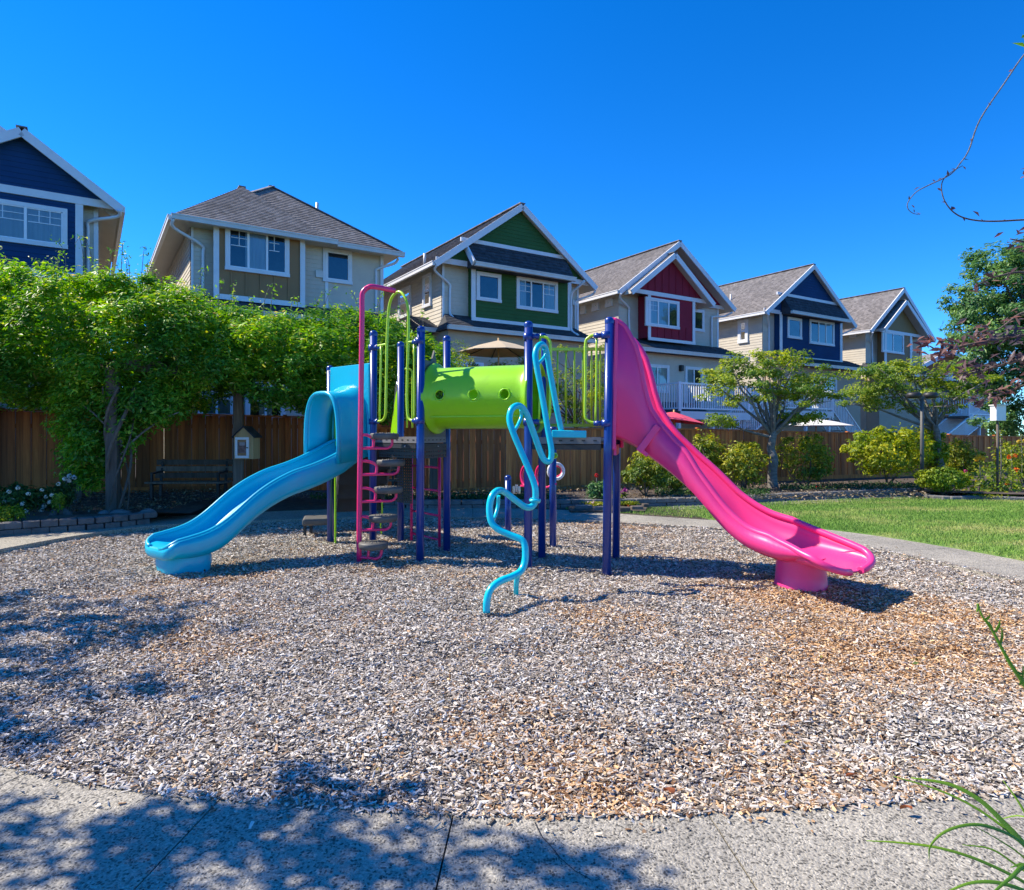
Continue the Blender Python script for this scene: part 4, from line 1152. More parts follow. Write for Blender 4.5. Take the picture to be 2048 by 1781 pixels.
for (hh_, x, y, v_) in ((HS['red'], 1361, 737, 18.9), (HS['green'], 980, 745, 18.95), (HS['blue2'], 1612, 765, 18.9)):
    u_, z_ = fu(x, y, v_)
    hh_.part('wall_lamp', MB().ubox(u_ - .07, u_ + .07, v_ - .12, v_ + .03, z_ - .12, z_ + .12), M['dark_metal'])
for (hh_, u_, z_, v_) in ((HS['green'], 15.4, 6.4, 19.6), (HS['hip'], 5.8, 6.2, 19.6)):
    hh_.part('wall_vent', MB().ubox(u_ - .11, u_ + .11, v_ - .05, v_ + .01, z_ - .1, z_ + .1), M['gutter'])
# ---- distant brick-coloured house
h = House('distant orange brown house with a white trimmed gable beside the big tree', 60, 20)
h.t['group'] = 'houses beyond the row'
c = at(1893, 760, 52)
br = paint('orange_brown_shingle', (.36, .16, .08), .8, .15, 3)
mb = MB().box((c.x, c.y + 4, 3.2), (6.5, 8, 6.0)); h.part('wall', mb, br)
zt = EYE + (870 - 702) / F * 52; ze_ = EYE + (870 - 738) / F * 52
mb = MB().add([(c.x - 2.6, 51.99, ze_), (c.x + 2.6, 51.99, ze_), (c.x, 51.99, zt - .1), (c.x - 3.2, 52, 6.2), (c.x + 3.2, 52, 6.2)], [(0, 1, 2), (3, 4, 1, 0)]); h.part('gable_wall', mb, br)
mb = MB(); 
for sx in (-1, 1): mb.add([(c.x, 51.4, zt), (c.x, 60, zt), (c.x + sx * 3.3, 60, ze_ - .35), (c.x + sx * 3.3, 51.4, ze_ - .35)], [(0, 1, 2, 3)])
h.part('roof', mb, M['roof'])
mb = MB()
for sx in (-1, 1): mb.bar((c.x, 51.38, zt - .1), (c.x + sx * 3.3, 51.38, ze_ - .45), .1, .3)
mb.box((c.x, 51.9, ze_ - .5), (5.6, .15, .35)); h.part('trim_board', mb, M['white_trim'])
mb = MB().box((c.x, 51.9, 5.2), (1.6, .1, 1.2)); h.part('window', mb, M['vinyl'])
mb = MB().box((c.x, 51.83, 5.2), (1.3, .05, .95)); h.part('pane', mb, M['room'])
lean = MB().add([(c.x - 4.2, 50.5, 4.3), (c.x + 4.2, 50.5, 4.3), (c.x + 3, 52, 5.8), (c.x - 3, 52, 5.8)], [(0, 1, 2, 3)]); h.part('skirt_roof', lean, M['roof_dark'])

# ---------------------------------------------------------------- decks with white railings and stairs
def deck(label, x0, x1, yf, yt, v0, v1, stairs, leftx=None):
    u0, zf = fu(x0, yf, v0); u1, _ = fu(x1, yf, v0)
    t = thing('deck', label, 'deck', W((u0 + u1) / 2, v0, 0), 'white railed decks')
    p = lambda name, mb, mat, par=None: obj(name, mb, mat, par or t)
    p('platform', MB().ubox(u0, u1, v0 + .05, v1, zf - .12, zf), M['oldwood'])
    p('fascia', MB().ubox(u0, u1, v0, v0 + .05, zf - .3, zf - .01), M['white_trim'])
    bal = mesh_of('baluster', MB().box((0, 0, 0), (.035, .035, .92)), M['vinyl'])
    def rail(a, b, za, zb, name='railing'):
        r = MB().bar(a + Vector((0, 0, za + 1.02)), b + Vector((0, 0, zb + 1.02)), .08, .06)
        r.bar(a + Vector((0, 0, za + .1)), b + Vector((0, 0, zb + .1)), .05, .05)
        ro = p(name, r, M['vinyl'])
        for q, z in ((a, za), (b, zb)):
            j = .09 + .012 * random.random()
            p('newel', MB().box((q.x, q.y, z + .52 + j / 9), (j, j, 1.08)), M['vinyl'], ro)
        n = max(2, int((b - a).length / .125))
        for i in range(1, n):
            q = a.lerp(b, i / n); z = za + (zb - za) * i / n
            bo = shared('baluster', bal, (q.x, q.y, z + .56), TH, t); bo.parent = ro
    A, B = W(u0, v0 + .06, 0), W(u1, v0 + .06, 0)
    rail(A, B, zf, zf); rail(W(u0, v1, 0), A, zf, zf)
    if not stairs: rail(B, W(u1, v1, 0), zf, zf)
    for (s0, s1, width_, dirn) in stairs:
        us, _ = fu(s0, yf, v0); ue, _ = fu(s1, yf, v0)
        for k, vv in enumerate((v0 + .1, v0 + .1 + width_)):
            rail(W(us, vv, 0), W(ue, vv, 0), zf, .15, 'stair_railing')
        st_ = MB(); n = 10
        for i in range(n):
            ua_ = us + (ue - us) * (i + .5) / n; zz = zf - (zf - .1) * (i + .6) / n
            st_.ubox(min(ua_ - .15, ua_ + .15), max(ua_ - .15, ua_ + .15), v0 + .1, v0 + .1 + width_, zz - .04, zz)
        p('stair_treads', st_, M['oldwood'])
    for uu in (u0 + .1, (u0 + u1) / 2, u1 - .1):
        p('post', MB().ubox(uu - .06, uu + .06, v0 + .15, v0 + .27, 0, zf - .12), M['white_trim'])
    return t
deck('raised deck with white railing and two stair flights behind the red house', 1362, 1500, 822, 0, 16.9, 18.9, [(1560, 1430, 1.0, 1)])
deck('raised white railed deck with one stair to the right, below the second blue house', 1568, 1668, 820, 0, 17.3, 18.9, [(1668, 1738, 1.0, 1)])
deck('raised deck with white railing and sloping stair rails near the big tree', 1940, 1992, 832, 0, 17.0, 18.6, [(1990, 1885, 1.1, 1)])

# umbrellas in the yards
def umbrella(label, px, ytop, yrim, r, d, mat, tilt=0.0, ypole=880):
    c = at(px, ytop, d); zr = at(px, yrim, d).z
    t = thing('patio_umbrella', label, 'umbrella', (c.x, c.y, 0), None)
    n = 8; mb = MB(); rows = []
    T = Matrix.Rotation(tilt, 3, 'Y')
    for k, (f_, zz) in enumerate([(0.02, 0), (.5, -.42), (1, -1.0)]):
        rows.append([c + T @ Vector((r * f_ * math.cos(2 * PI * i / n + .2), r * f_ * math.sin(2 * PI * i / n + .2), (c.z - zr) * zz)) for i in range(n + 1)])
    mb.grid(rows, False); o = obj('canopy', mb, mat, t); solidify(o, .015)
    rb = MB()
    for i in range(n):
        rb.bar(rows[0][i] - Vector((0, 0, .05)), rows[2][i] - Vector((0, 0, .02)), .02, .02)
    obj('ribs', rb, M['dark_metal'], t)
    obj('pole', MB().tube([c + Vector((0, 0, .08)), Vector((c.x, c.y, 0))], .025), M['palewood'], t)
fab = lambda n_, c_: paint(n_, c_, .8, .08, 3, .1, 80)
umbrella('tan patio umbrella with dark underside above the green tube', 997, 682, 706, 1.15, 18.6, fab('tan_canvas', (.50, .40, .27)))
umbrella('bright pink patio umbrella showing over the fence behind the pink slide', 1348, 825, 842, .95, 19.8, fab('pink_canvas', (.75, .08, .14)), .12)
umbrella('flat white patio umbrella showing over the fence below the second deck', 1632, 838, 852, 1.25, 24.5, fab('white_canvas', (.72, .70, .66)))

# ================================================================ PLAY STRUCTURE
play = thing('play_structure', 'colourful playground with blue slide, pink slide, green crawl tube and turquoise climber on navy posts', 'playground', (-.3, 7.6, 0))
DK = 1.40
def P3(px, py, d): return at(px, py, d)
PA, PJ, PH, PI_, PK = (-1.03, 7.38), (-1.72, 8.15), (-.80, 8.1), (-1.49, 8.83), (-2.42, 8.8)
PB, PC, PD, PE_, PF, PG = (.170, 7.0), (.965, 6.74), (1.20, 7.62), (.345, 7.64), (.52, 8.39), (-.056, 9.25)
def post(xy, ytop, px=None, lean=0.0, ztop=None):
    x, y = xy
    z = ztop if ztop else EYE + (HY - ytop) / F * y
    mb = MB().tube([(x, y, -.1), (x + lean, y, z - .03)], .0445, 20)
    mb.lathe((x + lean, y, z - .035), [(.0475, -.03), (.049, -.005), (.046, .012), (.036, .028), (.018, .037), (.0, .04)], 20)
    o = obj('post', mb, M['navy'], play)
    return o
for xy, yt, l in ((PA, 653, .012), (PJ, 662, .01), (PH, 672, 0), (PI_, 684, 0), (PK, 732, -.005), (PB, 643, .005), (PC, 635, .03), (PD, 664, .02), (PE_, 667, .01), (PF, 853, 0), (PG, 951, 0)):
    post(xy, yt, lean=l)
def V(xy, z): return Vector((xy[0], xy[1], z))
# decks: perforated plates with rolled edges
def plate_deck(pts, name='deck'):
    mb = MB(); mb.slab([V(p, DK - .005) for p in pts], .03)
    d = obj(name, mb, M['deck_metal'], play)
    n = len(pts)
    for i in range(n):
        a, b = V(pts[i], 0), V(pts[(i + 1) % n], 0); L = (b - a).length
        e = (b - a).normalized()
        a2, b2 = a + e * .055, b - e * .055
        eb = MB().bar(a2 + Vector((0, 0, DK - .03)), b2 + Vector((0, 0, DK - .03)), .022, .07)
        obj('edge_plate', eb, M['deck_metal'], d)
        hb = MB(); k = max(3, int(L / .12))
        nn = Vector((e.y, -e.x, 0))
        for j in range(k):
            q = a2.lerp(b2, (j + .5) / k) + Vector((0, 0, DK - .03)) + nn * .0125
            for s_ in (0, 1): hb.bar(q - e * .018 - nn * .0245 * s_, q + e * .018 - nn * .0245 * s_, .002, .014)
        o = obj('slots', hb, M['dark_metal'], d); o['kind'] = 'stuff'
        u_ = MB().bar(a2 + Vector((0, 0, DK - .10)), b2 + Vector((0, 0, DK - .10)), .04, .05)
        obj('under_beam', u_, M['dark_metal'], d)
    return d
plate_deck([PA, PH, PI_, (-1.66, 8.84), PK, PJ])
plate_deck([PB, PC, PD, PE_])
def perforated(pa, pb, z0, z1, name, mat, cell=.045, hole=.024, parent=None):
    a, b = Vector((pa[0], pa[1], 0)), Vector((pb[0], pb[1], 0)); L = (b - a).length; nx = int(L / cell); nz = int((z1 - z0) / cell)
    mb = MB(); e = (b - a) / nx; cz = (z1 - z0) / nz; f_ = (1 - hole / cell) / 2
    for i in range(nx):
        for j in range(nz):
            o_ = a + e * i + Vector((0, 0, z0 + cz * j))
            q = lambda s, t: o_ + e * s + Vector((0, 0, cz * t))
            O = [q(0, 0), q(1, 0), q(1, 1), q(0, 1)]; I = [q(f_, .5), q(.5, f_), q(1 - f_, .5), q(.5, 1 - f_)]
            mb.add(O + I, [(0, 1, 5), (0, 5, 4), (1, 2, 6), (1, 6, 5), (2, 3, 7), (2, 7, 6), (3, 0, 4), (3, 4, 7)])
    o = obj(name, mb, mat, parent or play)
    solidify(o, .004)
    return o
perforated((-1.62, 8.05), (-1.0, 7.5), DK - .24, DK - .09, 'perforated_skirt', M['dark_metal'])
perforated((-.99, 7.5), (-.80, 8.02), DK - .24, DK - .09, 'perforated_skirt', M['dark_metal'])

# clamps
def clamp(p, towards, mat='navy'):
    d = Vector((towards[0] - p[0], towards[1] - p[1], 0)).normalized()
    z = p[2]; c = Vector((p[0], p[1], z))
    mb = MB().tube([c + Vector((0, 0, -.035)), c + Vector((0, 0, .035))], .054, 16)
    mb.tube([c + d * .045, c + d * .13], .026, 10)
    mb.tube([c + d * .10 + Vector((0, 0, -.03)), c + d * .10 + Vector((0, 0, .03))], .012, 8)
    return obj('clamp', mb, M[mat], play)

# ---- green crawl tube
a = Vector((PA[0], PA[1], 0)).lerp(Vector((PH[0], PH[1], 0)), .5); b = Vector((PB[0], PB[1], 0)).lerp(Vector((PE_[0], PE_[1], 0)), .5)
ax = (b - a).normalized(); sd = Vector((ax.y, -ax.x, 0)); R_ = .355; zc = 1.43 + 76 / F * 7.35
a = a + ax * .03; b = b + ax * .03; L = (b - a).length
rows = []
prof = [(0, R_ + .055), (.015, R_ + .06), (.03, R_ + .045), (.06, R_ + .01), (.10, R_)] + [(x, R_) for x in np.linspace(.16, L - .16, 46)] + [(L - .1, R_), (L - .06, R_ + .01), (L - .03, R_ + .04), (L, R_ + .05)]
NS = 96
holes = [(.215, .02), (.625, .015), (.985, .01)]
rows = []
for x, r in prof:
    rows.append([a + ax * x + sd * (r * math.cos(2 * PI * k / NS)) + Vector((0, 0, zc + r * math.sin(2 * PI * k / NS))) for k in range(NS)])
vs = [p for r in rows for p in r]; fs = []
hr = .055
def hole_hit(x, zz, k):
    ang_ = 2 * PI * k / NS
    if abs(math.cos(ang_)) < .3: return False
    return any((x - hx) ** 2 + (zz - hz) ** 2 < hr * hr for hx, hz in holes)
for i in range(len(prof) - 1):
    for k in range(NS):
        k2 = (k + 1) % NS
        xm = (prof[i][0] + prof[i + 1][0]) / 2; zm = prof[i][1] * math.sin(2 * PI * (k + .5) / NS)
        if hole_hit(xm, zm, k + .5): continue
        fs.append((i * NS + k, (i + 1) * NS + k, (i + 1) * NS + k2, i * NS + k2))
mb = MB(); mb.add(vs, fs, True)
tube = obj('crawl_tube', mb, M['lime_plastic'], play); solidify(tube, .008, -1)
for hx, hz in holes:
    for sgn in (1, -1):
        pts = []
        for k in range(25):
            t = 2 * PI * k / 24; dx, dz = hx + (hr + .004) * math.cos(t), hz + (hr + .004) * math.sin(t)
            pts.append(a + ax * dx + sd * (sgn * (math.sqrt(R_ ** 2 - dz ** 2))) + Vector((0, 0, zc + dz)))
        obj('porthole_rim', MB().tube(pts, .010, 8, caps=False), M['lime_plastic'], tube)
obj('seam', MB().bar(a + ax * .06 + sd * (R_ * .80) + Vector((0, 0, zc - R_ * .62)), b - ax * .06 + sd * (R_ * .80) + Vector((0, 0, zc - R_ * .62)), .012, .014), M['lime_plastic'], tube)
# end panels with a hump top
def tube_panel(p, q, name='tube_panel'):
    p, q = V(p, 0), V(q, 0); e = (q - p).normalized(); L = (q - p).length; p2, q2 = p + e * .05, q - e * .05
    top = []
    for t in np.linspace(0, 1, 15): top.append(p2.lerp(q2, t) + Vector((0, 0, 2.28 + .17 * math.sin(PI * t) - .06 * t)))
    c = (p2 + q2) / 2 + Vector((0, 0, zc)); mb = MB()
    ring_ = [c + e * (R_ * .9 * math.cos(t)) + Vector((0, 0, R_ * .97 * math.sin(t))) for t in np.linspace(0, 2 * PI, 33)[:-1]]
    # outer outline sampled to match the ring
    outl = []
    for t in np.linspace(0, 2 * PI, 33)[:-1]:
        dx, dz = math.cos(t), math.sin(t); best = 9
        hw = (q2 - p2).length / 2
        if abs(dx) > 1e-6: best = min(best, hw / abs(dx))
        if dz > 0:
            for it in range(12):
                tt = min(1, max(0, .5 + dx * best / (2 * hw))); zt_ = 2.28 + .17 * math.sin(PI * tt) - .06 * tt - zc
                best = min(best, zt_ / dz)
        else: best = min(best, (zc - DK + .02) / max(1e-6, -dz)) if dz < -1e-6 else best
        outl.append(c + e * dx * best + Vector((0, 0, dz * best)))
    mb.grid([ring_ + [ring_[0]], outl + [outl[0]]], False)
    o = obj(name, mb, M['grey_plastic'], play); solidify(o, .018)
    return o
tube_panel(PA, PH); tube_panel(PB, PE_)

# ---- slides
def chute(name, cen, zb, hl, hr_, hw, mat, parent, n_prof=19, lip=.022, power=.62, tip=.16, sq=.45):
    """cen: centre line (x,y); zb bed height; hl/hr wall heights left/right of travel; hw half width"""
    cen, zb, hl, hr_, hw = list(cen), list(zb), list(hl), list(hr_), list(hw)
    td = (cen[-1] - cen[-2]).normalized()
    c0, z0, a0, b0, w0 = cen[-1], zb[-1], hl[-1], hr_[-1], hw[-1]
    for k in range(1, 10):                       # rounded spoon shaped exit
        f = k / 9 * PI / 2
        cen.append(c0 + td * tip * math.sin(f)); zb.append(z0 - .012 * k / 9)
        fall = 1 - .93 * (k / 9)
        hl.append(a0 * fall); hr_.append(b0 * fall); hw.append(w0 * max(.03, math.cos(f)) ** sq)
    n = len(cen); rows = []; le = []; re_ = []
    for i in range(n):
        t = (cen[min(i + 1, n - 1)] - cen[max(i - 1, 0)]); t.z = 0; t.normalize()
        lft = Vector((-t.y, t.x, 0)); row = []
        for k in range(n_prof):
            s_ = -1 + 2 * k / (n_prof - 1)
            a_ = s_ * PI / 2; x = math.copysign(abs(math.sin(a_)) ** .8, a_) * hw[i]
            h_ = (hl[i] if s_ > 0 else hr_[i]) * (1 - abs(math.cos(a_)) ** power)
            row.append(Vector((cen[i].x, cen[i].y, zb[i] + h_)) + lft * x)
        rows.append(row); le.append(row[-1]); re_.append(row[0])
    mb = MB().grid(rows, True)
    o = obj(name, mb, M[mat], parent); solidify(o, .014, 0)
    for ed_ in (le, re_):
        obj('rail', MB().tube([p + Vector((0, 0, -.004)) for p in ed_], lip, 10), M[mat], o)
    return o, rows, le, re_
# blue wave slide
bs = obj('blue_slide', MB().add([(0, 0, 0)], []), M['blue_plastic'], play) if False else None
P0 = Vector((-2.07, 8.45, 0)); dd = Vector((-.66, -.75, 0)).normalized(); nn = Vector((.75, -.66, 0)).normalized()
Ln = P0 + nn * .31
def s_on(px):
    k = (px - CX) / F
    return (k * Ln.y - Ln.x) / (dd.x - k * dd.y)
near_px = [(722, 880), (705, 892), (690, 899), (660, 916), (625, 931), (585, 944), (545, 965), (510, 990), (480, 1018), (450, 1045), (420, 1063), (390, 1073), (362, 1080), (348, 1090), (340, 1102)]
S_, Z_ = [], []
for px, py in near_px:
    s = s_on(px); y = (Ln + dd * s).y
    S_.append(s); Z_.append(EYE + (HY - py) / F * y)
ss = np.linspace(0.0, 2.24, 46)
zr = np.interp(ss, S_, Z_)
zr = np.convolve(np.r_[[zr[0]] * 2, zr, [zr[-1]] * 2], [.15, .2, .3, .2, .15], 'valid')
wall_h = np.interp(ss, [0, .4, 1.7, 2.1, 2.3], [.17, .20, .20, .13, .06])
cen = [P0 + dd * s for s in ss]
hw = np.interp(ss, [0, 2.0, 2.42], [.30, .30, .30])
slide_b, rows, le, re_ = chute('blue_slide', cen, zr - wall_h, wall_h, wall_h, hw, 'blue_plastic', play, power=.5, tip=.10, sq=.28)
nS = len(ss)
loop_ = list(re_) + list(reversed(le))[1:]
def blue_row(out, down, inn=0.0):
    r = []
    for i, p in enumerate(loop_):
        k = i if i < len(re_) else len(loop_) - 1 - i
        if k < nS - 1: o_ = Vector((-dd.y, dd.x, 0)) * (-1 if i < len(re_) else 1); d_ = float(np.interp(ss[k], [0, .3, 1.8, 2.1, 2.25], [.22, .27, .25, .21, .17]))
        else: o_ = (p - cen[nS - 1]); o_.z = 0; o_.normalize(); d_ = .17 - .06 * (k - nS + 1) / 9
        q = p + o_ * (out - inn); q.z = p.z - d_ * down if k < nS - 1 else (p.z - d_ * down)
        r.append(q)
    return r
o = obj('side_skirt', MB().grid([blue_row(.018, 0), blue_row(.032, .35), blue_row(.026, .75), blue_row(.0, 1.0), blue_row(-.06, 1.06)], True), M['blue_plastic'], slide_b); solidify(o, .01)
pc = P0 + dd * 2.06
mb = MB(); q = []
for r, z in [(.25, .215), (.262, .16), (.265, .10), (.25, .03), (.235, -.02)]:
    q.append([pc + dd * (r * .92 * math.copysign(abs(math.cos(t)) ** .7, math.cos(t))) + nn * (r * 1.0 * math.copysign(abs(math.sin(t)) ** .7, math.sin(t))) + Vector((0, 0, z)) for t in np.linspace(0, 2 * PI, 41)])
mb.grid(q, True); obj('pedestal', mb, M['blue_plastic'], slide_b)
# hood
zt_p = 2.31; hb = MB()
A_, B_ = P0 - nn * .44, P0 + nn * .42
archw, ztop, zbot = .37, 1.93, 1.28
def arch(cx, w, zt_, zb_, off, n=25):
    pts = []
    for k in range(n):
        t = PI * k / (n - 1); c_, s_ = math.cos(t), math.sin(t)
        x = math.copysign(abs(c_) ** .62, c_) * w; z = zb_ + (zt_ - zb_) * abs(s_) ** .55 if 0 < k < n - 1 else zb_
        pts.append(cx + nn * x + Vector((0, 0, z)) + dd * off)
    return pts
inner = arch(P0, .40, 2.06, 1.2, 0.02)
outer = []
for p in inner:
    rel = p - P0; x = rel.dot(nn); z = rel.z
    t = min(.43 / max(abs(x), 1e-4) if abs(x) > .22 else 9, (zt_p - 1.5) / max(z - 1.5, 1e-4) if z > 1.5 else 9)
    X = x * t if t < 9 else math.copysign(.43, x); Zz = 1.5 + (z - 1.5) * t if (t < 9 and z > 1.5) else z
    outer.append(P0 + nn * max(-.43, min(.43, X)) + Vector((0, 0, min(zt_p, Zz))) + dd * 0.0)
hoodp = MB().grid([outer, inner], False)
hood = obj('hood_panel', hoodp, M['blue_plastic'], slide_b); solidify(hood, .035)
# flat plate corners behind
mb = MB().bar(A_ + Vector((0, 0, 2.2)), B_ + Vector((0, 0, 2.2)), .03, .24)
mb.bar(A_ + nn * .03 + Vector((0, 0, 1.2)), A_ + nn * .03 + Vector((0, 0, 2.3)), .06, .03)
obj('panel_edge', mb, M['blue_plastic'], slide_b, bevel=.015)
mb = MB().bar(B_ + nn * .0 + Vector((0, 0, 1.12)), B_ + nn * .0 + Vector((0, 0, 2.31)), .04, .11); obj('panel_edge', mb, M['blue_plastic'], slide_b, bevel=.015)
secs = [arch(P0, .40, 2.06, 1.16, .02), arch(P0, .385, 2.03, 1.14, .10), arch(P0, .355, 1.99, 1.12, .16), arch(P0, .35, 1.97, 1.1, .26), arch(P0, .355, 1.955, 1.09, .36), arch(P0, .36, 1.945, 1.08, .42)]
o = obj('hood', MB().grid(secs, True), M['blue_plastic'], slide_b); solidify(o, .02)
obj('hood_rim', MB().tube(secs[-1], .026, 10), M['blue_plastic'], slide_b)
# pink curved slide
cp = smooth([Vector(p) for p in [(1.08, 7.17, 0), (1.30, 7.11, 0), (1.55, 7.01, 0), (1.82, 6.86, 0), (2.10, 6.66, 0), (2.35, 6.44, 0), (2.57, 6.20, 0), (2.74, 5.96, 0), (2.85, 5.77, 0)]], 6)
cum = [0.0]
for i in range(1, len(cp)): cum.append(cum[-1] + (cp[i] - cp[i - 1]).length)
cum = np.array(cum); T_ = cum[-1]
zb = np.interp(cum, [0, .22, .42, .65, .85, 1.0, 1.2, 1.4, 1.55, 1.8, T_], [1.40, 1.36, 1.24, 1.07, .94, .82, .60, .43, .35, .30, .27])
zb = np.convolve(np.r_[[zb[0]] * 3, zb, [zb[-1]] * 3], np.ones(7) / 7, 'valid')
near_h = np.interp(cum, [0, .08, .2, .32, .37, .41, .48, .60, .75, .9, 1.05, 1.3, 1.6, 1.85, T_], [1.22, 1.22, 1.18, 1.04, .90, .70, .52, .44, .40, .38, .30, .26, .22, .22, .12])
far_h = np.interp(cum, [0, .08, .2, .30, .35, .39, .45, .55, .65, .85, 1.2, 1.4, 1.7, T_], [1.22, 1.20, 1.15, 1.02, .88, .70, .52, .40, .34, .27, .24, .26, .28, .13])
hwp = np.interp(cum, [0, .3, .6, 1.5, T_], [.40, .36, .30, .33, .36])
slide_p, rows, le, re_ = chute('pink_slide', cp, zb, far_h, near_h, hwp, 'pink_plastic', play, lip=.032, power=.6)
# outer shells below the rails
for ed_, sg, nm in ((re_, -1, 'near'), (le, 1, 'far')):
    r = [[], [], [], []]
    for i, p in enumerate(ed_[:len(cp)]):
        t = (cp[min(i + 1, len(cp) - 1)] - cp[max(i - 1, 0)]).normalized(); lf = Vector((-t.y, t.x, 0)) * sg
        base = zb[i]; top = p.z
        hh = top - base
        k_ = min(1.0, (len(cp) - 1 - i) / 9.0) ** .7
        for j_, q_ in enumerate((lf * .022, Vector((0, 0, -hh * .5)) + lf * .045, Vector((0, 0, .05 - hh)) + lf * .012, Vector((0, 0, -hh)) - lf * .10)):
            r[j_].append(p + (q_ if j_ < 3 else q_ + lf * .10 * (1 - k_)) * k_)
    o = obj('outer_shell', MB().grid(r, True), M['pink_plastic'], slide_p); solidify(o, .01)
pc = Vector((2.70, 6.17, 0))
mb = MB().lathe(pc, [(.225, -.05), (.235, .0), (.24, .03), (.228, .06), (.222, .14), (.215, .3)], 40); obj('pedestal', mb, M['pink_plastic'], slide_p)
# ribs and joint flange on the chute's outside
for i in (22, 23): pass
j = int(len(cp) * .47)
t = (cp[j + 1] - cp[j]).normalized(); lf = Vector((-t.y, t.x, 0))
fl = [p + (p - (cp[j] + Vector((0, 0, zb[j] + .2)))).normalized() * .012 for p in rows[j][1:-1]]
obj('joint_seam', MB().tube(fl, .007, 6), M['pink_plastic'], slide_p)
j2 = int(len(cp) * .27)
q = re_[j2]
mb = MB().bar(q + Vector((.02, -.05, -.10)), q + Vector((-.17, -.03, -.36)), .03, .07)
mb.bar(q + Vector((-.17, -.03, -.33)), q + Vector((-.08, -.02, -.40)), .03, .04); obj('bracket', mb, M['pink_plastic'], slide_p, bevel=.006)
mb = MB().bar(V(PC, DK - .13) + Vector((.09, .02, 0)), V(PD, DK - .13) + Vector((.02, -.03, 0)), .03, .10); obj('mount_plate', mb, M['pink_plastic'], slide_p)
# edge flange of the hood beside the front post
mb = MB().bar(V(PC, 1.28) + Vector((.075, .01, 0)), V(PC, 2.62) + Vector((.10, .01, 0)), .05, .04); obj('edge_flange', mb, M['pink_plastic'], slide_p, bevel=.01)
mb = MB().bar(V(PD, 1.28) + Vector((.06, -.04, 0)), V(PD, 2.62) + Vector((.07, -.04, 0)), .05, .04); obj('edge_flange', mb, M['pink_plastic'], slide_p, bevel=.01)

# ---- turquoise snake climber
cl_px = [(973, 1226, 5.32), (974, 1200, 5.33), (982, 1178, 5.36), (1000, 1163, 5.42), (1025, 1153, 5.5), (1042, 1142, 5.56), (1050, 1122, 5.6), (1050, 1095, 5.62), (1043, 1080, 5.64), (1020, 1070, 5.66), (995, 1058, 5.68), (982, 1042, 5.7), (979, 1015, 5.72), (984, 993, 5.74),
         (995, 982, 5.8), (1008, 984, 5.88), (1030, 1000, 5.95), (1050, 1014, 6.0), (1063, 1014, 6.03), (1070, 1003, 6.05), (1071, 980, 6.05), (1064, 955, 6.06), (1045, 910, 6.08), (1025, 862, 6.1), (1019, 838, 6.12), (1024, 818, 6.15),
         (1038, 812, 6.22), (1052, 826, 6.3), (1068, 868, 6.38), (1083, 910, 6.44), (1092, 923, 6.46), (1101, 920, 6.48), (1103, 900, 6.48), (1096, 860, 6.5), (1084, 790, 6.52), (1072, 725, 6.54), (1071, 705, 6.56), (1077, 692, 6.6), (1086, 690, 6.68), (1093, 705, 6.74), (1102, 755, 6.78), (1114, 820, 6.8), (1124, 866, 6.82)]
cl = smooth([at(*p) for p in cl_px], 5)
climber = obj('snake_climber', MB().tube(cl, .030, 14), M['turq'], play)
obj('mount_plate', MB().bar(at(1104, 868, 6.80), at(1173, 869, 6.74), .05, .075), M['turq'], climber, bevel=.008)
for pts in ([(984, 1040, 5.72), (989, 1036, 5.85), (996, 1012, 5.93), (997, 992, 5.9)], [(1029, 862, 6.12), (1036, 850, 6.24), (1043, 832, 6.3), (1042, 820, 6.26)], [(1076, 728, 6.56), (1086, 718, 6.68), (1091, 708, 6.72), (1088, 698, 6.68)]):
    obj('loop_brace', MB().tube(smooth([at(*p) for p in pts], 4), .017, 8), M['turq'], climber)
rp = [(1032, 1196, 5.79), (1033, 1165, 5.77), (1036, 1146, 5.62)]
obj('support_leg', MB().tube([at(*p) for p in rp], .023, 10), M['turq'], climber)
mb = MB().lathe(at(1070, 1001, 6.05), [(.03, -.012), (.052, -.012), (.055, 0), (.052, .012), (.03, .012)], 16)
mb.tube([at(1062, 999, 6.03), at(1078, 1004, 6.2)], .016, 8); obj('clamp', mb, M['turq'], climber)

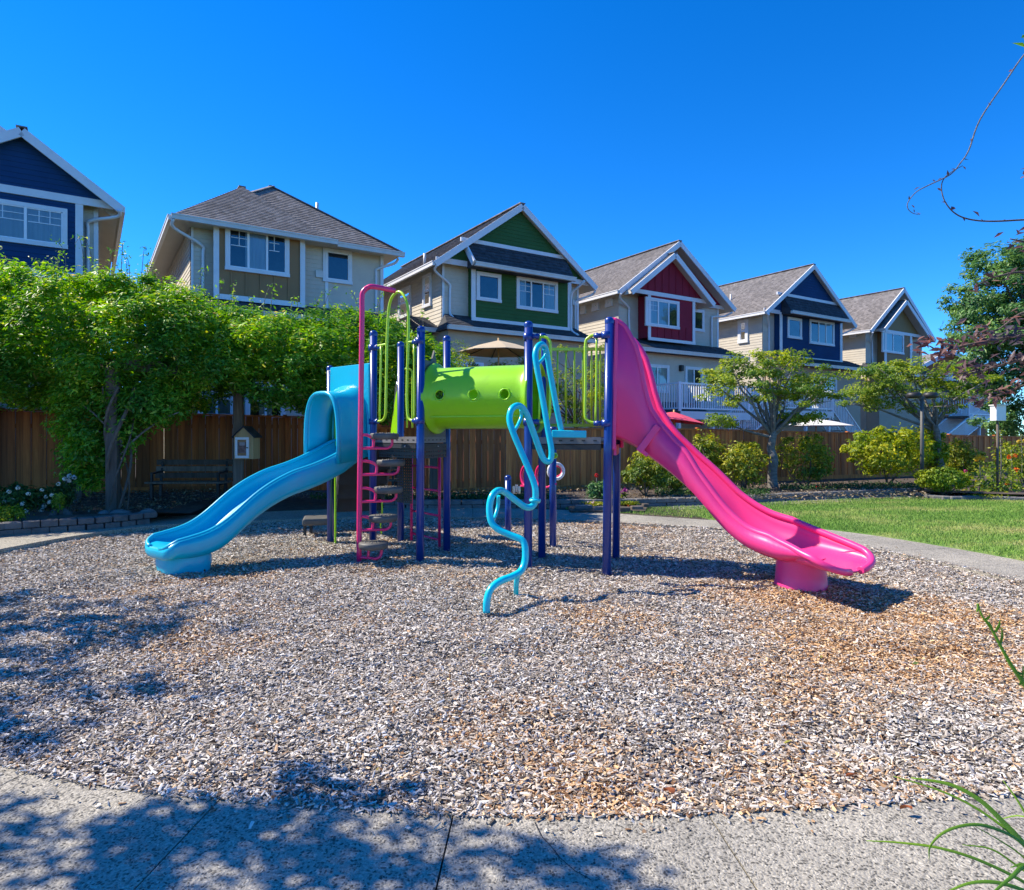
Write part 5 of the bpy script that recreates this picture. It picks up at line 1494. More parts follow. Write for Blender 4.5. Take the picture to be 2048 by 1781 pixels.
# ---- pink pole with spiral of step pods
pp = [(718, 1126, 7.38), (719, 1000, 7.38), (722, 800, 7.38), (724, 640, 7.38), (724, 600, 7.38), (726, 585, 7.385), (735, 576, 7.4), (748, 574, 7.42), (789, 582, 7.62)]
pole = obj('pod_climber', MB().tube(smooth([at(*p) for p in pp], 5), .029, 14), M['pink_metal'], play)
discs = [(747, 1090, 7.3), (766, 1036, 7.45), (777, 979, 7.5), (782, 925, 7.55), (769, 872, 7.5)]
for k, (x, y, d) in enumerate(discs):
    c = at(x, y, d)
    m_ = MB().lathe(c, [(0, -.042), (.14, -.042), (.158, -.032), (.162, .014), (.154, .028), (.0, .032)], 28)
    dsk = obj('step_disc', m_, M['grey_plastic'], pole)
    sp = MB()
    for i in range(7):
        for r_ in (.05, .1):
            sp.lathe(c + Vector((r_ * math.cos(i * .9 + r_ * 20), r_ * math.sin(i * .9 + r_ * 20), .028)), [(.009, 0), (.007, .008), (0, .009)], 6)
    o = obj('grip_studs', sp, M['grey_plastic'], dsk); o['kind'] = 'stuff'
    sgn = -1 if False else 1
    yb = y + 25
    base = at(719, yb, 7.38); tip = c + Vector((.09, 0, -.03))
    low = Vector((tip.x - .03, tip.y, base.z)); 
    mb = MB().tube(smooth([base, base.lerp(low, .6), low - Vector((.03, 0, 0)), low + Vector((.02, 0, .035)), tip], 5), .016, 10)
    obj('bracket', mb, M['pink_metal'], pole)
    mid = base.lerp(low, .45)
    top_ = at(719, y - 3, 7.38)
    mb = MB().tube(smooth([top_, top_ + (mid - base) * .55 - Vector((0, 0, .012)), mid + Vector((0, 0, .10)), mid], 5), .016, 10)
    obj('brace', mb, M['pink_metal'], pole)

# ---- lime arch and hand loops at the entrance (between posts J and A)
def yJA(x): return float(np.interp(x, [746, 841], [7.95, 7.42]))
def bent(name, pxs, r=.0135, d=None, mat='lime'):
    return obj(name, MB().tube(smooth([at(x, y, d if d else yJA(x)) for x, y in pxs], 4), r, 10), M[mat], play)
bent('entrance_arch', [(757, 843), (765, 841), (771, 830), (772, 800), (773, 740), (774, 680), (776, 640), (779, 610), (786, 592), (798, 584), (808, 592), (815, 612), (817, 640), (816, 700), (814, 780), (815, 825), (820, 840), (832, 841)], .0165)
bent('hand_bar', [(756, 692), (766, 690), (772, 689)]); bent('hand_bar', [(816, 685), (824, 684), (832, 684)])
bent('hand_bar', [(762, 692), (761, 760), (759, 843)], .012); bent('hand_bar', [(828, 688), (829, 780), (829, 845)], .012)
bent('hand_loop', [(811, 738), (821, 740), (825, 750), (825, 800), (825, 856)], .012, 7.7); bent('hand_loop', [(809, 738), (813, 740), (814, 760), (814, 856)], .012, 7.75)
for (x, y, z, tx) in ((PJ[0], PJ[1], at(750, 693, 8.0).z, PA), (PJ[0], PJ[1], at(750, 843, 8.0).z, PA), (PA[0], PA[1], at(838, 683, 7.4).z, PJ), (PA[0], PA[1], at(838, 842, 7.4).z, PJ)):
    clamp((x, y, z), tx)
# ---- loops and barrier on the second deck
def yBC(x): return float(np.interp(x, [1056, 1213], [7.0, 6.74]))
def loop2(pxs, r=.0155):
    return obj('hand_loop', MB().tube(smooth([at(x, y, yBC(x)) for x, y in pxs], 4), r, 10), M['lime'], play)
loop2([(1072, 674), (1087, 674), (1097, 679), (1101, 692), (1101, 740), (1100, 800), (1099, 830), (1094, 842), (1075, 845)])
loop2([(1080, 676), (1080, 760), (1078, 843)], .012)
loop2([(1206, 672), (1188, 671), (1177, 676), (1171, 690), (1171, 760), (1170, 825), (1173, 839), (1184, 845), (1204, 847)])
loop2([(1193, 674), (1193, 760), (1191, 845)], .012)
for (pt, py_, to) in ((PB, 674, PC), (PB, 844, PC), (PC, 671, PB), (PC, 847, PB)):
    clamp((pt[0], pt[1], EYE + (HY - py_) / F * pt[1]), to)
E0, D0 = V(PE_, 0), V(PD, 0); ee = (D0 - E0).normalized()
E0 = E0 + ee * .05; D0 = D0 - ee * .05
zt1, zb1 = EYE + (870 - 699) / F * 7.63, EYE + (870 - 851) / F * 7.63
bar_ = obj('barrier', MB().bar(E0 + Vector((0, 0, zt1)), D0 + Vector((0, 0, zt1)), .035, .035), M['lime'], play)
obj('bottom_rail', MB().bar(E0 + Vector((0, 0, zb1)), D0 + Vector((0, 0, zb1)), .035, .035), M['lime'], bar_)
for k in range(8):
    p = E0.lerp(D0, (k + .35) / 7.7)
    obj('bar', MB().tube([p + Vector((0, 0, zt1 - .02)), p + Vector((0, 0, zb1))], .0115, 8), M['lime'], bar_)

# ---- pink ladder at the rear of the first deck
la, lb = at(823, 1084, 8.8), at(879, 1101, 8.22)
la.z = lb.z = 0
lad = obj('ladder', MB().tube([la + Vector((0, 0, -.05)), la + Vector((0, 0, 1.26))], .019, 10), M['pink_metal'], play)
obj('side_rail', MB().tube([lb + Vector((0, 0, -.05)), lb + Vector((0, 0, 1.26))], .019, 10), M['pink_metal'], lad)
for z in (.12, .42, .73, 1.02):
    obj('rung', MB().tube([la + Vector((0, 0, z)), lb + Vector((0, 0, z))], .014, 8), M['pink_metal'], lad)

# ---- enclosed stair with lime side panels at the back
dn = Vector((-.33, .944, 0)); sp0 = Vector((-1.96, 8.95, 0)); sw = Vector((.944, .33, 0))
sr = obj('stair', MB().bar(sp0 - sw * .36 + Vector((0, 0, 1.33)), sp0 - sw * .33 + dn * 1.25 + Vector((0, 0, .22)), .03, .16), M['deck_metal'], play)
obj('stringer', MB().bar(sp0 + sw * .36 + Vector((0, 0, 1.33)), sp0 + sw * .33 + dn * 1.25 + Vector((0, 0, .22)), .03, .16), M['deck_metal'], sr)
for k in range(5):
    q = sp0 + dn * (.12 + .25 * k); z = 1.18 - .22 * k
    obj('tread', MB().bar(q - sw * .34 + Vector((0, 0, z)), q + sw * .34 + Vector((0, 0, z)), .25, .035), M['dark_metal'], sr)
    obj('riser', MB().bar(q - sw * .34 - dn * .12 + Vector((0, 0, z + .10)), q + sw * .34 - dn * .12 + Vector((0, 0, z + .10)), .012, .20), M['dark_metal'], sr)
def lime_panel(name, pts2, off, th=.018):
    # pts2: (distance along stair, z)
    vs_ = [sp0 + sw * off + dn * s + Vector((0, 0, z)) for s, z in pts2]
    n = len(vs_); f2 = [v + sw * th for v in vs_]
    mb = MB().add(vs_ + f2, [tuple(range(n))[::-1], tuple(range(n, 2 * n))] + [(i, (i + 1) % n, n + (i + 1) % n, n + i) for i in range(n)])
    return obj(name, mb, M['lime_plastic'], sr)
lime_panel('side_panel', [(-.02, 1.36), (.62, 1.36), (.52, 1.52), (.12, 1.98), (-.02, 2.05)], .40)
lime_panel('side_panel', [(-.16, .0), (-.09, .0), (-.02, .6), (.06, 1.25), (.02, 1.62), (-.1, 1.9), (-.18, 1.7), (-.2, 1.2)], -.44)
for off in (.41,):
    obj('handrail', MB().tube(smooth([sp0 + sw * off + dn * -.02 + Vector((0, 0, 2.1)), sp0 + sw * off + dn * .06 + Vector((0, 0, 2.16)), sp0 + sw * off + dn * .16 + Vector((0, 0, 2.05)), sp0 + sw * off + dn * .3 + Vector((0, 0, 1.7))], 4), .014, 8), M['steel'], sr)
# perforated riser screen seen between the pods
perforated((-1.50, 8.62), (-1.28, 8.45), .55, 1.28, 'perforated_screen', M['dark_metal'], .035, .02)
obj('lime_hook', MB().tube(smooth([at(764, 1000, 9.2), at(764, 1030, 9.2), at(761, 1050, 9.2), at(763, 1068, 9.2)], 4), .012, 8), M['lime'], play)
# transfer step
c = at(640, 1048, 9.35); c.z = .22
ts = obj('transfer_step', MB().box(c, (.46, .42, .10), rz=.25), M['grey_plastic'], play, bevel=.03)
for sx in (-1, 1):
    for sy in (-1, 1): obj('leg', MB().box((c.x + sx * .17, c.y + sy * .14, .08), (.035, .035, .22)), M['dark_metal'], ts)
obj('bolt', MB().lathe(c + Vector((-.17, -.215, -.02)), [(.012, 0), (.012, .01), (0, .012)], 8, M=Matrix.Rotation(PI / 2, 3, 'X')), M['steel'], ts)
# ---- play wheel counter behind, between the two short posts
def ring(name, c, r, rt, mat, a0=0, a1=2 * PI, yaw=0.0, parent=None):
    pts = [c + Vector((r * math.cos(t) * math.cos(yaw), r * math.cos(t) * math.sin(yaw), r * math.sin(t))) for t in np.linspace(a0, a1, 25)]
    return obj(name, MB().tube(pts, rt, 10, caps=(a1 - a0) < 6.2), M[mat], parent or play)
yw = math.atan2(9.25 - 8.39, -.056 - .52) + PI
cnt = ring('play_counter', at(1056, 953, 8.75), .15, .022, 'pink_metal', PI * .5, PI * 1.5, yw)
ring('loop', at(1086, 953, 8.6), .15, .022, 'pink_metal', PI * .5, PI * 1.5, yw, cnt)
obj('rail', MB().tube([at(1042, 972, 8.95), at(1062, 974, 8.8), at(1095, 975, 8.5), at(1112, 968, 8.36)], .015, 8), M['pink_metal'], cnt)
whl = ring('wheel', at(1112, 943, 8.6), .10, .022, 'vinyl', 0, 2 * PI, .15, cnt)
ring('wheel_rim', at(1114, 943, 8.62), .068, .014, 'pink_metal', -PI * .5, PI * .5, .15, cnt)
sp = MB()
for k in range(3):
    x = 1028 + k * 5
    sp.lathe(at(x, 980 - (k % 2) * 3, 9.0), [(.02, -.05), (.022, 0), (.02, .05)], 10)
o = obj('spinner_set', sp, M['steel'], cnt); o['kind'] = 'stuff'
obj('lime_knob', MB().lathe(at(1107, 912, 7.9), [(0, -.04), (.04, -.03), (.055, 0), (.04, .03), (0, .04)], 16), M['lime_plastic'], play)
# bolts on the dark under-skirt
for (x, y, d) in ((810, 893, 7.55), (832, 893, 7.45), (876, 893, 7.8), (863, 893, 7.7)):
    obj('bolt', MB().lathe(at(x, y, d), [(.010, 0), (.010, .012), (0, .014)], 8, M=Matrix.Rotation(PI / 2, 3, 'X')), M['steel'], play)

# ================================================================ SITE FURNITURE
def bench(label, loc, rz, w=1.5):
    t = thing('park_bench', label, 'bench', loc, 'park benches under the pergola')
    R2 = Matrix.Rotation(rz, 3, 'Z'); o_ = Vector(loc)
    L_ = lambda x, y, z: o_ + R2 @ Vector((x, y, z))
    for k in range(4): obj('seat_slat', MB().bar(L_(-w / 2, -.20 + k * .11, .44), L_(w / 2, -.20 + k * .11, .44), .09, .035), M['oldwood'], t)
    for k in range(3): obj('back_slat', MB().bar(L_(-w / 2, .20 + k * .03, .56 + k * .13), L_(w / 2, .20 + k * .03, .56 + k * .13), .03, .10), M['oldwood'], t)
    for sx in (-1, 1):
        x = sx * (w / 2 - .12)
        mb = MB().bar(L_(x, -.2, 0), L_(x, -.2, .42), .05, .05); mb.bar(L_(x, .17, 0), L_(x, .17, .42), .05, .05)
        mb.bar(L_(x, .17, .40), L_(x, .28, .88), .04, .05); mb.bar(L_(x, -.24, .41), L_(x, .22, .41), .05, .05)
        obj('leg_frame', mb, M['dark_metal'], t)
        mb = MB().bar(L_(x, -.22, .62), L_(x, .22, .64), .06, .03); mb.bar(L_(x, -.2, .42), L_(x, -.2, .62), .04, .04)
        obj('armrest', mb, M['dark_metal'], t)
    return t
bench('slatted wooden bench in the shade behind the end of the blue slide', (-6.35, 13.0, .06), .05, 1.5)
bench('slatted wooden bench in deep shade behind the stair of the playground', (-3.1, 13.9, .04), 0, 1.5)

# pergola
perg = thing('pergola', 'weathered timber pergola carrying a thick roof of climbing leaves', 'pergola', (-6, 12, 0))
posts = [(-6.50, 10.75), (-10.2, 10.6), (-5.2, 12.55), (-8.6, 13.1), (-3.2, 13.3), (-1.7, 14.2), (-12.0, 12.9)]
for x, y in posts: obj('post', MB().box((x, y, 1.25), (.17, .17, 2.6), rz=.2), M['oldwood'], perg, bevel=.01)
for a, b in (((-12.0, 12.9), (-8.6, 13.1)), ((-8.6, 13.1), (-5.2, 12.55)), ((-5.2, 12.55), (-1.7, 14.2)), ((-8.6, 13.1), (-6.5, 10.95)), ((-6.5, 10.95), (-5.2, 12.55))):
    obj('beam', MB().bar((a[0], a[1], 2.6), (b[0], b[1], 2.6), .07, .2), M['oldwood'], perg)
for k in range(14):
    x = -11.5 + k * .72
    obj('rafter', MB().bar((x, 11.7 + max(0, k - 8) * .15, 2.75), (x - .2, 14.0, 2.75), .05, .12), M['oldwood'], perg)

# book box on the pergola post
bx = thing('book_box', 'small wooden house shaped box with a white framed glass door, fixed to the pergola post', 'little library', at(494, 918, 12.3))
c0 = at(494, 885, 12.3); w_, zb_, zs_, zt_ = .36, at(0, 918, 12.3).z, at(0, 873, 12.3).z, at(0, 855, 12.3).z
Y0, Y1 = 12.15, 12.47
def house_prism(x, hw_, y0, y1, zb__, zs__, zt__):
    vs_ = [(x - hw_, y, z) for y, z in ()]
    f_ = [(x - hw_, zb__), (x + hw_, zb__), (x + hw_, zs__), (x, zt__), (x - hw_, zs__)]
    vs_ = [(a_, y0, z_) for a_, z_ in f_] + [(a_, y1, z_) for a_, z_ in f_]
    return MB().add(vs_, [(0, 1, 2, 3, 4), (9, 8, 7, 6, 5)] + [(i, i + 5, (i + 1) % 5 + 5, (i + 1) % 5) for i in range(5)])
obj('case', house_prism(c0.x, .175, Y0, Y1, zb_, zs_, zt_), M['palewood'], bx)
rf = MB()
for sx in (-1, 1): rf.bar((c0.x, (Y0 + Y1) / 2 - .0, zt_ + .015), (c0.x + sx * .21, (Y0 + Y1) / 2, zs_ - .02), .40, .02)
obj('roof', rf, M['roof_dark'], bx)
dx0, dx1, dz0, dz1 = c0.x - .15, c0.x + .10, zb_ + .02, zs_ - .02
dr = MB()
for a_, b_ in (((dx0, dz0), (dx1, dz0)), ((dx0, dz1), (dx1, dz1))): dr.box(((a_[0] + b_[0]) / 2, Y0 - .015, a_[1] + (.02 if a_[1] == dz0 else -.02)), (dx1 - dx0, .025, .045))
for x in (dx0 + .02, dx1 - .02): dr.box((x, Y0 - .015, (dz0 + dz1) / 2), (.045, .024, dz1 - dz0 - .09))
door = obj('door', dr, M['vinyl'], bx)
obj('pane', MB().add([(dx0 + .04, Y0 - .018, dz0 + .04), (dx1 - .04, Y0 - .018, dz0 + .04), (dx1 - .04, Y0 - .018, dz1 - .04), (dx0 + .04, Y0 - .018, dz1 - .04)], [(0, 1, 2, 3)]), M['glass'], door)
obj('handle', MB().box((dx1 - .02, Y0 - .04, (dz0 + dz1) / 2), (.02, .03, .02)), M['dark_metal'], door)
bk_ = MB()
obj('shelf_contents', MB().box((c0.x - .03, Y0 - .006, (dz0 + dz1) / 2), (.16, .008, .2)), paint('book_spines', (.12, .14, .17), .7, .9, 14), bx)
obj('poster', MB().box((c0.x - .025, Y0 - .012, dz1 - .12), (.10, .003, .06)), M['curtain'], bx)
lamp = thing('lamp_post', 'black post lamp with two flat heads standing behind the yellow green shrub', 'lamp post', (Xq := (1844 - CX) / F * 15.0, 15.0, .15))
lx = lamp.location; zt_ = at(0, 790, lx.y).z
obj('pole', MB().tube([(lx.x, lx.y, .1), (lx.x, lx.y, zt_ - .02)], [.045, .034], 12), M['grey_plastic'], lamp)
obj('cross_arm', MB().box((lx.x, lx.y, zt_ - .06), (.5, .06, .06)), M['grey_plastic'], lamp)
for sx in (-1, 1):
    o = obj('lamp_head', MB().lathe((lx.x + sx * .19, lx.y, zt_ - .03), [(0, .09), (.12, .08), (.155, .04), (.15, -.03), (.10, -.05), (0, -.055)], 14), M['dark_metal'], lamp)
    obj('lens', MB().lathe((lx.x + sx * .19, lx.y, zt_ - .086), [(.09, 0), (.0, -.012)], 14), M['vinyl'], o)
bxo = thing('nest_box', 'plain pale box on a thin post above the tall flowering plants', 'box on a post', gnd(1995, 985, .15))
lx = bxo.location; zc_ = at(0, 827, lx.y).z
obj('post', MB().tube([(lx.x, lx.y, .1), (lx.x, lx.y, zc_ - .15)], .025, 8), M['oldwood'], bxo)
obj('box_front', MB().box((at(1996, 827, lx.y).x, lx.y, zc_), (.22, .2, .34)), M['white_trim'], bxo, bevel=.01)
obj('lid', MB().box((at(1996, 827, lx.y).x, lx.y - .01, zc_ + .18), (.26, .25, .025)), M['gutter'], bxo)

# ================================================================ PLANTS
def plant_root(name, label, cat, loc, group=None): return thing(name, label, cat, loc, group)
def Xp(px, d): return (px - CX) / F * d
def Zp(py, d): return EYE + (HY - py) / F * d

# ---- climbing wisteria over the pergola
wis = thing('wisteria', 'dense climbing wisteria covering the pergola, with a bundle of vines hanging round the front post', 'climbing plant', (-6.4, 10.9, .2))
tx = [-12.5, -9.15, -8.26, -7.6, -6.92, -6.2, -5.58, -5.13, -4.15, -3.34, -2.9, -2.36, -2.0, -1.38, -1.0]
tz = [4.1, 4.18, 4.31, 4.36, 4.28, 4.18, 3.92, 3.72, 3.62, 3.72, 3.82, 3.68, 3.45, 3.15, 2.6]
bx_ = [-12.5, -9.15, -8.2, -7.5, -6.9, -6.2, -5.8, -5.2, -4.8, -4.1, -3.4, -2.8, -1.9, -1.0]
bz_ = [2.2, 2.2, 2.15, 2.0, 1.9, 2.0, 2.25, 2.42, 2.35, 2.1, 1.95, 1.85, 2.0, 2.3]
rg = np.random.default_rng(5)
nc = 1500
X = rg.uniform(-11.6, -1.15, nc); phi = rg.uniform(0, 2 * PI, nc)
zt, zb2 = np.interp(X, tx, tz), np.interp(X, bx_, bz_)
hh, zc_ = (zt - zb2) / 2, (zt + zb2) / 2
yc = 12.25 + .16 * (X + 6)
lump = 1 + .13 * np.sin(X * 2.9 + 1.1 + np.sin(phi * 2)) * np.cos(phi * 4 + X) + .10 * np.sin(X * 6.1 + phi * 5) + rg.normal(0, .05, nc)
q = .82
Y = yc + 1.7 * np.sign(np.cos(phi)) * np.abs(np.cos(phi)) ** q * lump
Zc = zc_ + hh * np.sign(np.sin(phi)) * np.abs(np.sin(phi)) ** q * np.clip(lump, .8, 1.08) - .12
cen_ = np.stack([X, Y, Zc], 1)
b1_ = in_ellipsoid(110, (-6.9, 11.0, 1.7), (.72, .5, .75), .3, rg)
b2_ = in_ellipsoid(60, (-7.1, 11.1, 1.1), (.35, .35, .6), .3, rg)
b3_ = in_ellipsoid(60, (-6.1, 11.1, 1.95), (.5, .4, .35), .3, rg)
cen_ = np.concatenate([cen_, b1_, b2_, b3_])
V1, F1 = clumps(cen_, rg.uniform(.13, .34, len(cen_)), 95, .092, .75, 1.25, .36, core=(-6, 12.2, 2.4), rng=rg)
core_ = []
for k in range(16000):
    pass
Xc = rg.uniform(-11.6, -1.3, 15000); a_ = rg.uniform(0, 2 * PI, 15000); rr = np.sqrt(rg.random(15000)) * .85
Pc = np.stack([Xc, 12.25 + .16 * (Xc + 6) + 1.6 * rr * np.cos(a_), (np.interp(Xc, tx, tz) + np.interp(Xc, bx_, bz_)) / 2 + (np.interp(Xc, tx, tz) - np.interp(Xc, bx_, bz_)) / 2 * rr * np.sin(a_)], 1)
V2, F2 = leafmesh(Pc, rg.normal(size=Pc.shape) + [0, 0, .6], .17, .5, rng=rg)
npmesh('foliage', np.concatenate([V1, V2]), np.concatenate([F1, F2 + len(V1)]), M['wist'], wis)
for k in range(5):
    a0 = k * 1.3; pts = []
    for j in range(9):
        t = j / 8
        pts.append((-6.42 + .13 * math.cos(a0 + t * 4) * (1 + t * .7), 10.78 + .13 * math.sin(a0 + t * 4) * (1 + t), .2 + 2.0 * t))
    obj('vine_stem', MB().tube(smooth(pts, 3), .014 + .008 * (k % 3), 8), M['bark'], wis)
for k, (a, b) in enumerate((((-6.4, 10.8, 1.25), (-7.3, 10.9, 1.7)), ((-6.4, 10.8, 1.1), (-5.5, 10.9, 1.8)), ((-6.4, 10.8, 1.3), (-6.9, 10.6, 1.9)))):
    mb = MB(); limb(mb, a, b, .02, .01, .15); obj('vine_stem', mb, M['bark_grey'], wis)
lt = []; 
for k in range(46):
    x = rg.uniform(-9.6, -1.6); z0 = float(np.interp(x, tx, tz)) - .1; y = 12.0 + .16 * (x + 6) + rg.uniform(-.8, .5)
    L_ = rg.uniform(.2, .62); dx = rg.uniform(-.35, .35)
    pts = [Vector((x, y, z0)), Vector((x + dx * L_ * .3, y, z0 + L_ * .6)), Vector((x + dx * L_, y - .05, z0 + L_)), Vector((x + dx * L_ * 1.6, y - .1, z0 + L_ * (1.0 if k % 3 else .75)))]
    sm_ = smooth(pts, 4)
    obj('vine_shoot', MB().tube(sm_, [.007 - .0004 * i for i in range(len(sm_))], 5), M['bark_grey'], wis)
    for p in sm_[3::2]: lt.append([p.x, p.y, p.z])
lt = np.repeat(np.array(lt), 3, 0) + rg.normal(0, .035, (len(lt) * 3, 3))
V3, F3 = leafmesh(lt, rg.normal(size=lt.shape) + [0, -.3, .5], .065, .4, rng=rg)
npmesh('shoot_leaves', V3, F3, M['wist'], wis)

# ---- general tree
def tree(name, label, base, fork, r0, cen, rad, per, size, mat, bark, flat=.5, up=.8, cat='tree', group=None, aspect=.45, nl=14, keep=None, lean=(0, 0), seed=1, extra=None):
    rng = np.random.default_rng(seed); random.seed(seed)
    t = thing(name, label, cat, base, group); base = Vector(base); fork = Vector(fork)
    mb = MB(); pts = [base - Vector((0, 0, .15))]
    for k in range(1, 7): pts.append(base.lerp(fork, k / 6) + Vector((random.uniform(-1, 1), random.uniform(-1, 1), 0)) * r0 * .35)
    mb.tube(smooth(pts, 3), list(np.interp(np.linspace(0, 1, 6 * 3 + 1), [0, .12, 1], [r0 * 1.35, r0, r0 * .72])), 14)
    obj('trunk', mb, M[bark], t)
    cen = np.asarray(cen, float)
    pick = rng.permutation(len(cen))
    if keep is not None: pick = pick[(cen[pick, 0] < -1.15 * cen[pick, 1] - 2.2)]
    pick = pick[:nl]
    for i in pick:
        c = Vector(cen[i]); st_ = base.lerp(fork, random.uniform(.86, 1.0))
        bmb = MB(); pt = limb(bmb, st_, c, r0 * .38, r0 * .07, .12, 7, 8)
        for m_ in range(3):
            s_ = pt[random.randint(3, 6)]; e_ = s_ + Vector((random.uniform(-1, 1), random.uniform(-1, 1), random.uniform(-.1, .6))) * (c - st_).length * .33
            limb(bmb, s_, e_, r0 * .14, r0 * .04, .1, 5, 4)
        obj('branch', bmb, M[bark], t)
    Vv, Ff = clumps(cen, rad, per, size, flat, up, aspect, keep=keep, rng=rng)
    npmesh('crown', Vv, Ff, M[mat], t)
    return t
def ragged(n, c, r, seed, layers=None, shell=.2):
    rng = np.random.default_rng(seed); P = in_ellipsoid(n, c, r, shell, rng)
    if layers: P[:, 2] = c[2] - r[2] + np.round((P[:, 2] - c[2] + r[2]) / (2 * r[2]) * layers) / layers * 2 * r[2] + rng.normal(0, .05, n)
    P += rng.normal(0, .06, P.shape)
    return P
# flat layered ornamental trees in the shrub bed
d = 15.9
c = np.concatenate([ragged(60, (Xp(1540, d), d, Zp(765, d)), (1.75, 1.3, .75), 3), ragged(26, (Xp(1470, d), d, Zp(745, d)), (1.0, .8, .30), 4), ragged(22, (Xp(1625, d), d, Zp(780, d)), (.95, .8, .35), 5), ragged(8, (Xp(1560, d), d, Zp(715, d)), (.5, .4, .2), 6), ragged(10, (Xp(1610, d), d, Zp(835, d)), (.9, .6, .08), 7), ragged(7, (Xp(1450, d), d, Zp(842, d)), (.5, .4, .06), 8)])
tree('ornamental_tree', 'small spreading tree with rough grey trunk and light green crown before the white deck', (Xp(1547, d), d, .15), (Xp(1545, d), d, Zp(862, d)), .115, c, np.random.default_rng(1).uniform(.18, .34, len(c)), 85, .085, 'cherry', 'bark_grey', flat=.42, up=1.0, group='spreading trees in the shrub bed', nl=22, seed=3)
d = 17.8
c = np.concatenate([ragged(50, (Xp(1830, d), d, Zp(775, d)), (1.7, 1.3, .85), 13), ragged(26, (Xp(1745, d), d, Zp(790, d)), (.95, .8, .45), 14), ragged(26, (Xp(1900, d), d, Zp(755, d)), (1.1, .8, .35), 15), ragged(8, (Xp(1800, d), d, Zp(730, d)), (.7, .4, .18), 16), ragged(10, (Xp(1740, d), d, Zp(745, d)), (.6, .5, .1), 17)])
tree('ornamental_tree', 'second spreading light green tree, behind the lamp post and the yellow green shrub', (Xp(1885, d), d, .12), (Xp(1868, d), d, Zp(850, d)), .11, c, np.random.default_rng(2).uniform(.2, .36, len(c)), 85, .09, 'cherry', 'bark_grey', flat=.42, up=1.0, group='spreading trees in the shrub bed', nl=18, seed=4)
d = 19.3
c = np.concatenate([ragged(60, (Xp(1150, d), d, Zp(780, d)), (1.25, 1.0, 1.15), 23), ragged(12, (Xp(1040, d), d, Zp(735, d)), (.8, .6, .22), 24), ragged(12, (Xp(985, d), d, Zp(745, d)), (.9, .5, .25), 25), ragged(12, (Xp(1215, d), d, Zp(730, d)), (.5, .6, .5), 26)])
tree('young_tree', 'leafy pale green tree behind the fence, seen through the lime bars of the second deck', (Xp(1150, d), d, 0), (Xp(1150, d), d, 1.9), .07, c, np.random.default_rng(3).uniform(.18, .3, len(c)), 70, .085, 'cherry', 'bark', flat=.7, up=.3, nl=16, seed=5, aspect=.35)
d = 18.2
c = ragged(40, (Xp(905, d), d, Zp(740, d)), (.75, .6, .75), 33)
tree('slender_shrub', 'thin pinkish green shrub behind the fence between the green house and the tube', (Xp(905, d), d, 0), (Xp(905, d), d, 1.6), .04, c, .2, 38, .07, 'cherry', 'bark', flat=.8, up=.3, nl=12, seed=6, cat='shrub')
# big tree at the right edge
d = 25.5
cs = []
for (px, py, rx, rz, n) in ((1990, 520, 0.8, .7, 22), (2040, 600, 1.9, 1.5, 70), (2000, 660, 1.75, 1.1, 70), (2060, 760, 2.2, 1.5, 80), (2120, 620, 2.2, 2.6, 90), (2180, 740, 2.5, 2.2, 80), (1950, 700, .9, .7, 28), (1965, 590, .8, .7, 24), (2110, 500, 1.4, .9, 30), (2050, 840, 1.4, .7, 30)):
    cs.append(ragged(n, (Xp(px, d), d, Zp(py, d)), (rx, 1.9, rz), px, shell=.35))
c = np.concatenate(cs)
tree('large_tree', 'tall dense deep green tree standing behind the fence at the right edge', (Xp(2110, d), d, 0), (Xp(2100, d), d, 5.0), .28, c, np.random.default_rng(8).uniform(.3, .55, len(c)), 115, .17, 'conifer', 'bark', flat=.65, up=.7, nl=20, seed=7, aspect=.38)

# ---- purple plum reaching in from the right
plum = thing('plum_tree', 'purple leaved plum tree reaching in with thin branches from the right edge', 'tree', (4.75, 4.7, 0))
obj('trunk', MB().tube(smooth([(4.75, 4.7, -.1), (4.8, 4.75, .9), (4.72, 4.7, 1.8), (4.85, 4.8, 2.8), (4.8, 4.8, 3.6)], 4), [.085] * 4 + [.07] * 5 + [.055] * 4 + [.045] * 4, 12), M['bark'], plum)
d = 4.6
br_px = [[(2230, 790), (2140, 700), (2060, 672), (1990, 680), (1935, 690), (1880, 700), (1858, 692)],
         [(2230, 820), (2120, 740), (2050, 720), (1990, 735), (1940, 748), (1905, 745)],
         [(2230, 840), (2130, 790), (2060, 770), (2000, 790), (1960, 800)],
         [(2230, 700), (2130, 600), (2060, 548), (2000, 552), (1950, 572)],
         [(2200, 650), (2120, 540), (2060, 490), (2020, 478)],
         [(2230, 720), (2120, 640), (2050, 625), (1995, 660), (1950, 665)],
         [(2200, 450), (2110, 380), (2050, 340)]]
lp2 = []; ld2 = []
rg = np.random.default_rng(77)
for bi, b_ in enumerate(br_px):
    pts = smooth([at(x, y, d + .12 * bi - .2) for x, y in b_], 6)
    obj('branch', MB().tube(pts, list(np.linspace(.016, .004, len(pts))), 6), M['bark'], plum)
    dens = 5 if bi in (0, 1, 2) else 2
    for i, p in enumerate(pts):
        for k in range(dens if p.x < 4.2 or bi < 6 else 2):
            o_ = rg.normal(0, .075 if dens > 5 else .05, 3); o_[2] *= .8
            lp2.append([p.x + o_[0], p.y + o_[1], p.z + o_[2]]); ld2.append([-.8 + rg.normal(0, .5), rg.normal(0, .5), -.35 + rg.normal(0, .4)])
leafm = []
Vp, Fp = leafmesh(np.array(lp2), rg.normal(0, .6, (len(lp2), 3)) + [0, -.3, .8], .072, .36, .3, rg, np.array(ld2))
npmesh('leaves', Vp, Fp, M['plum'], plum)

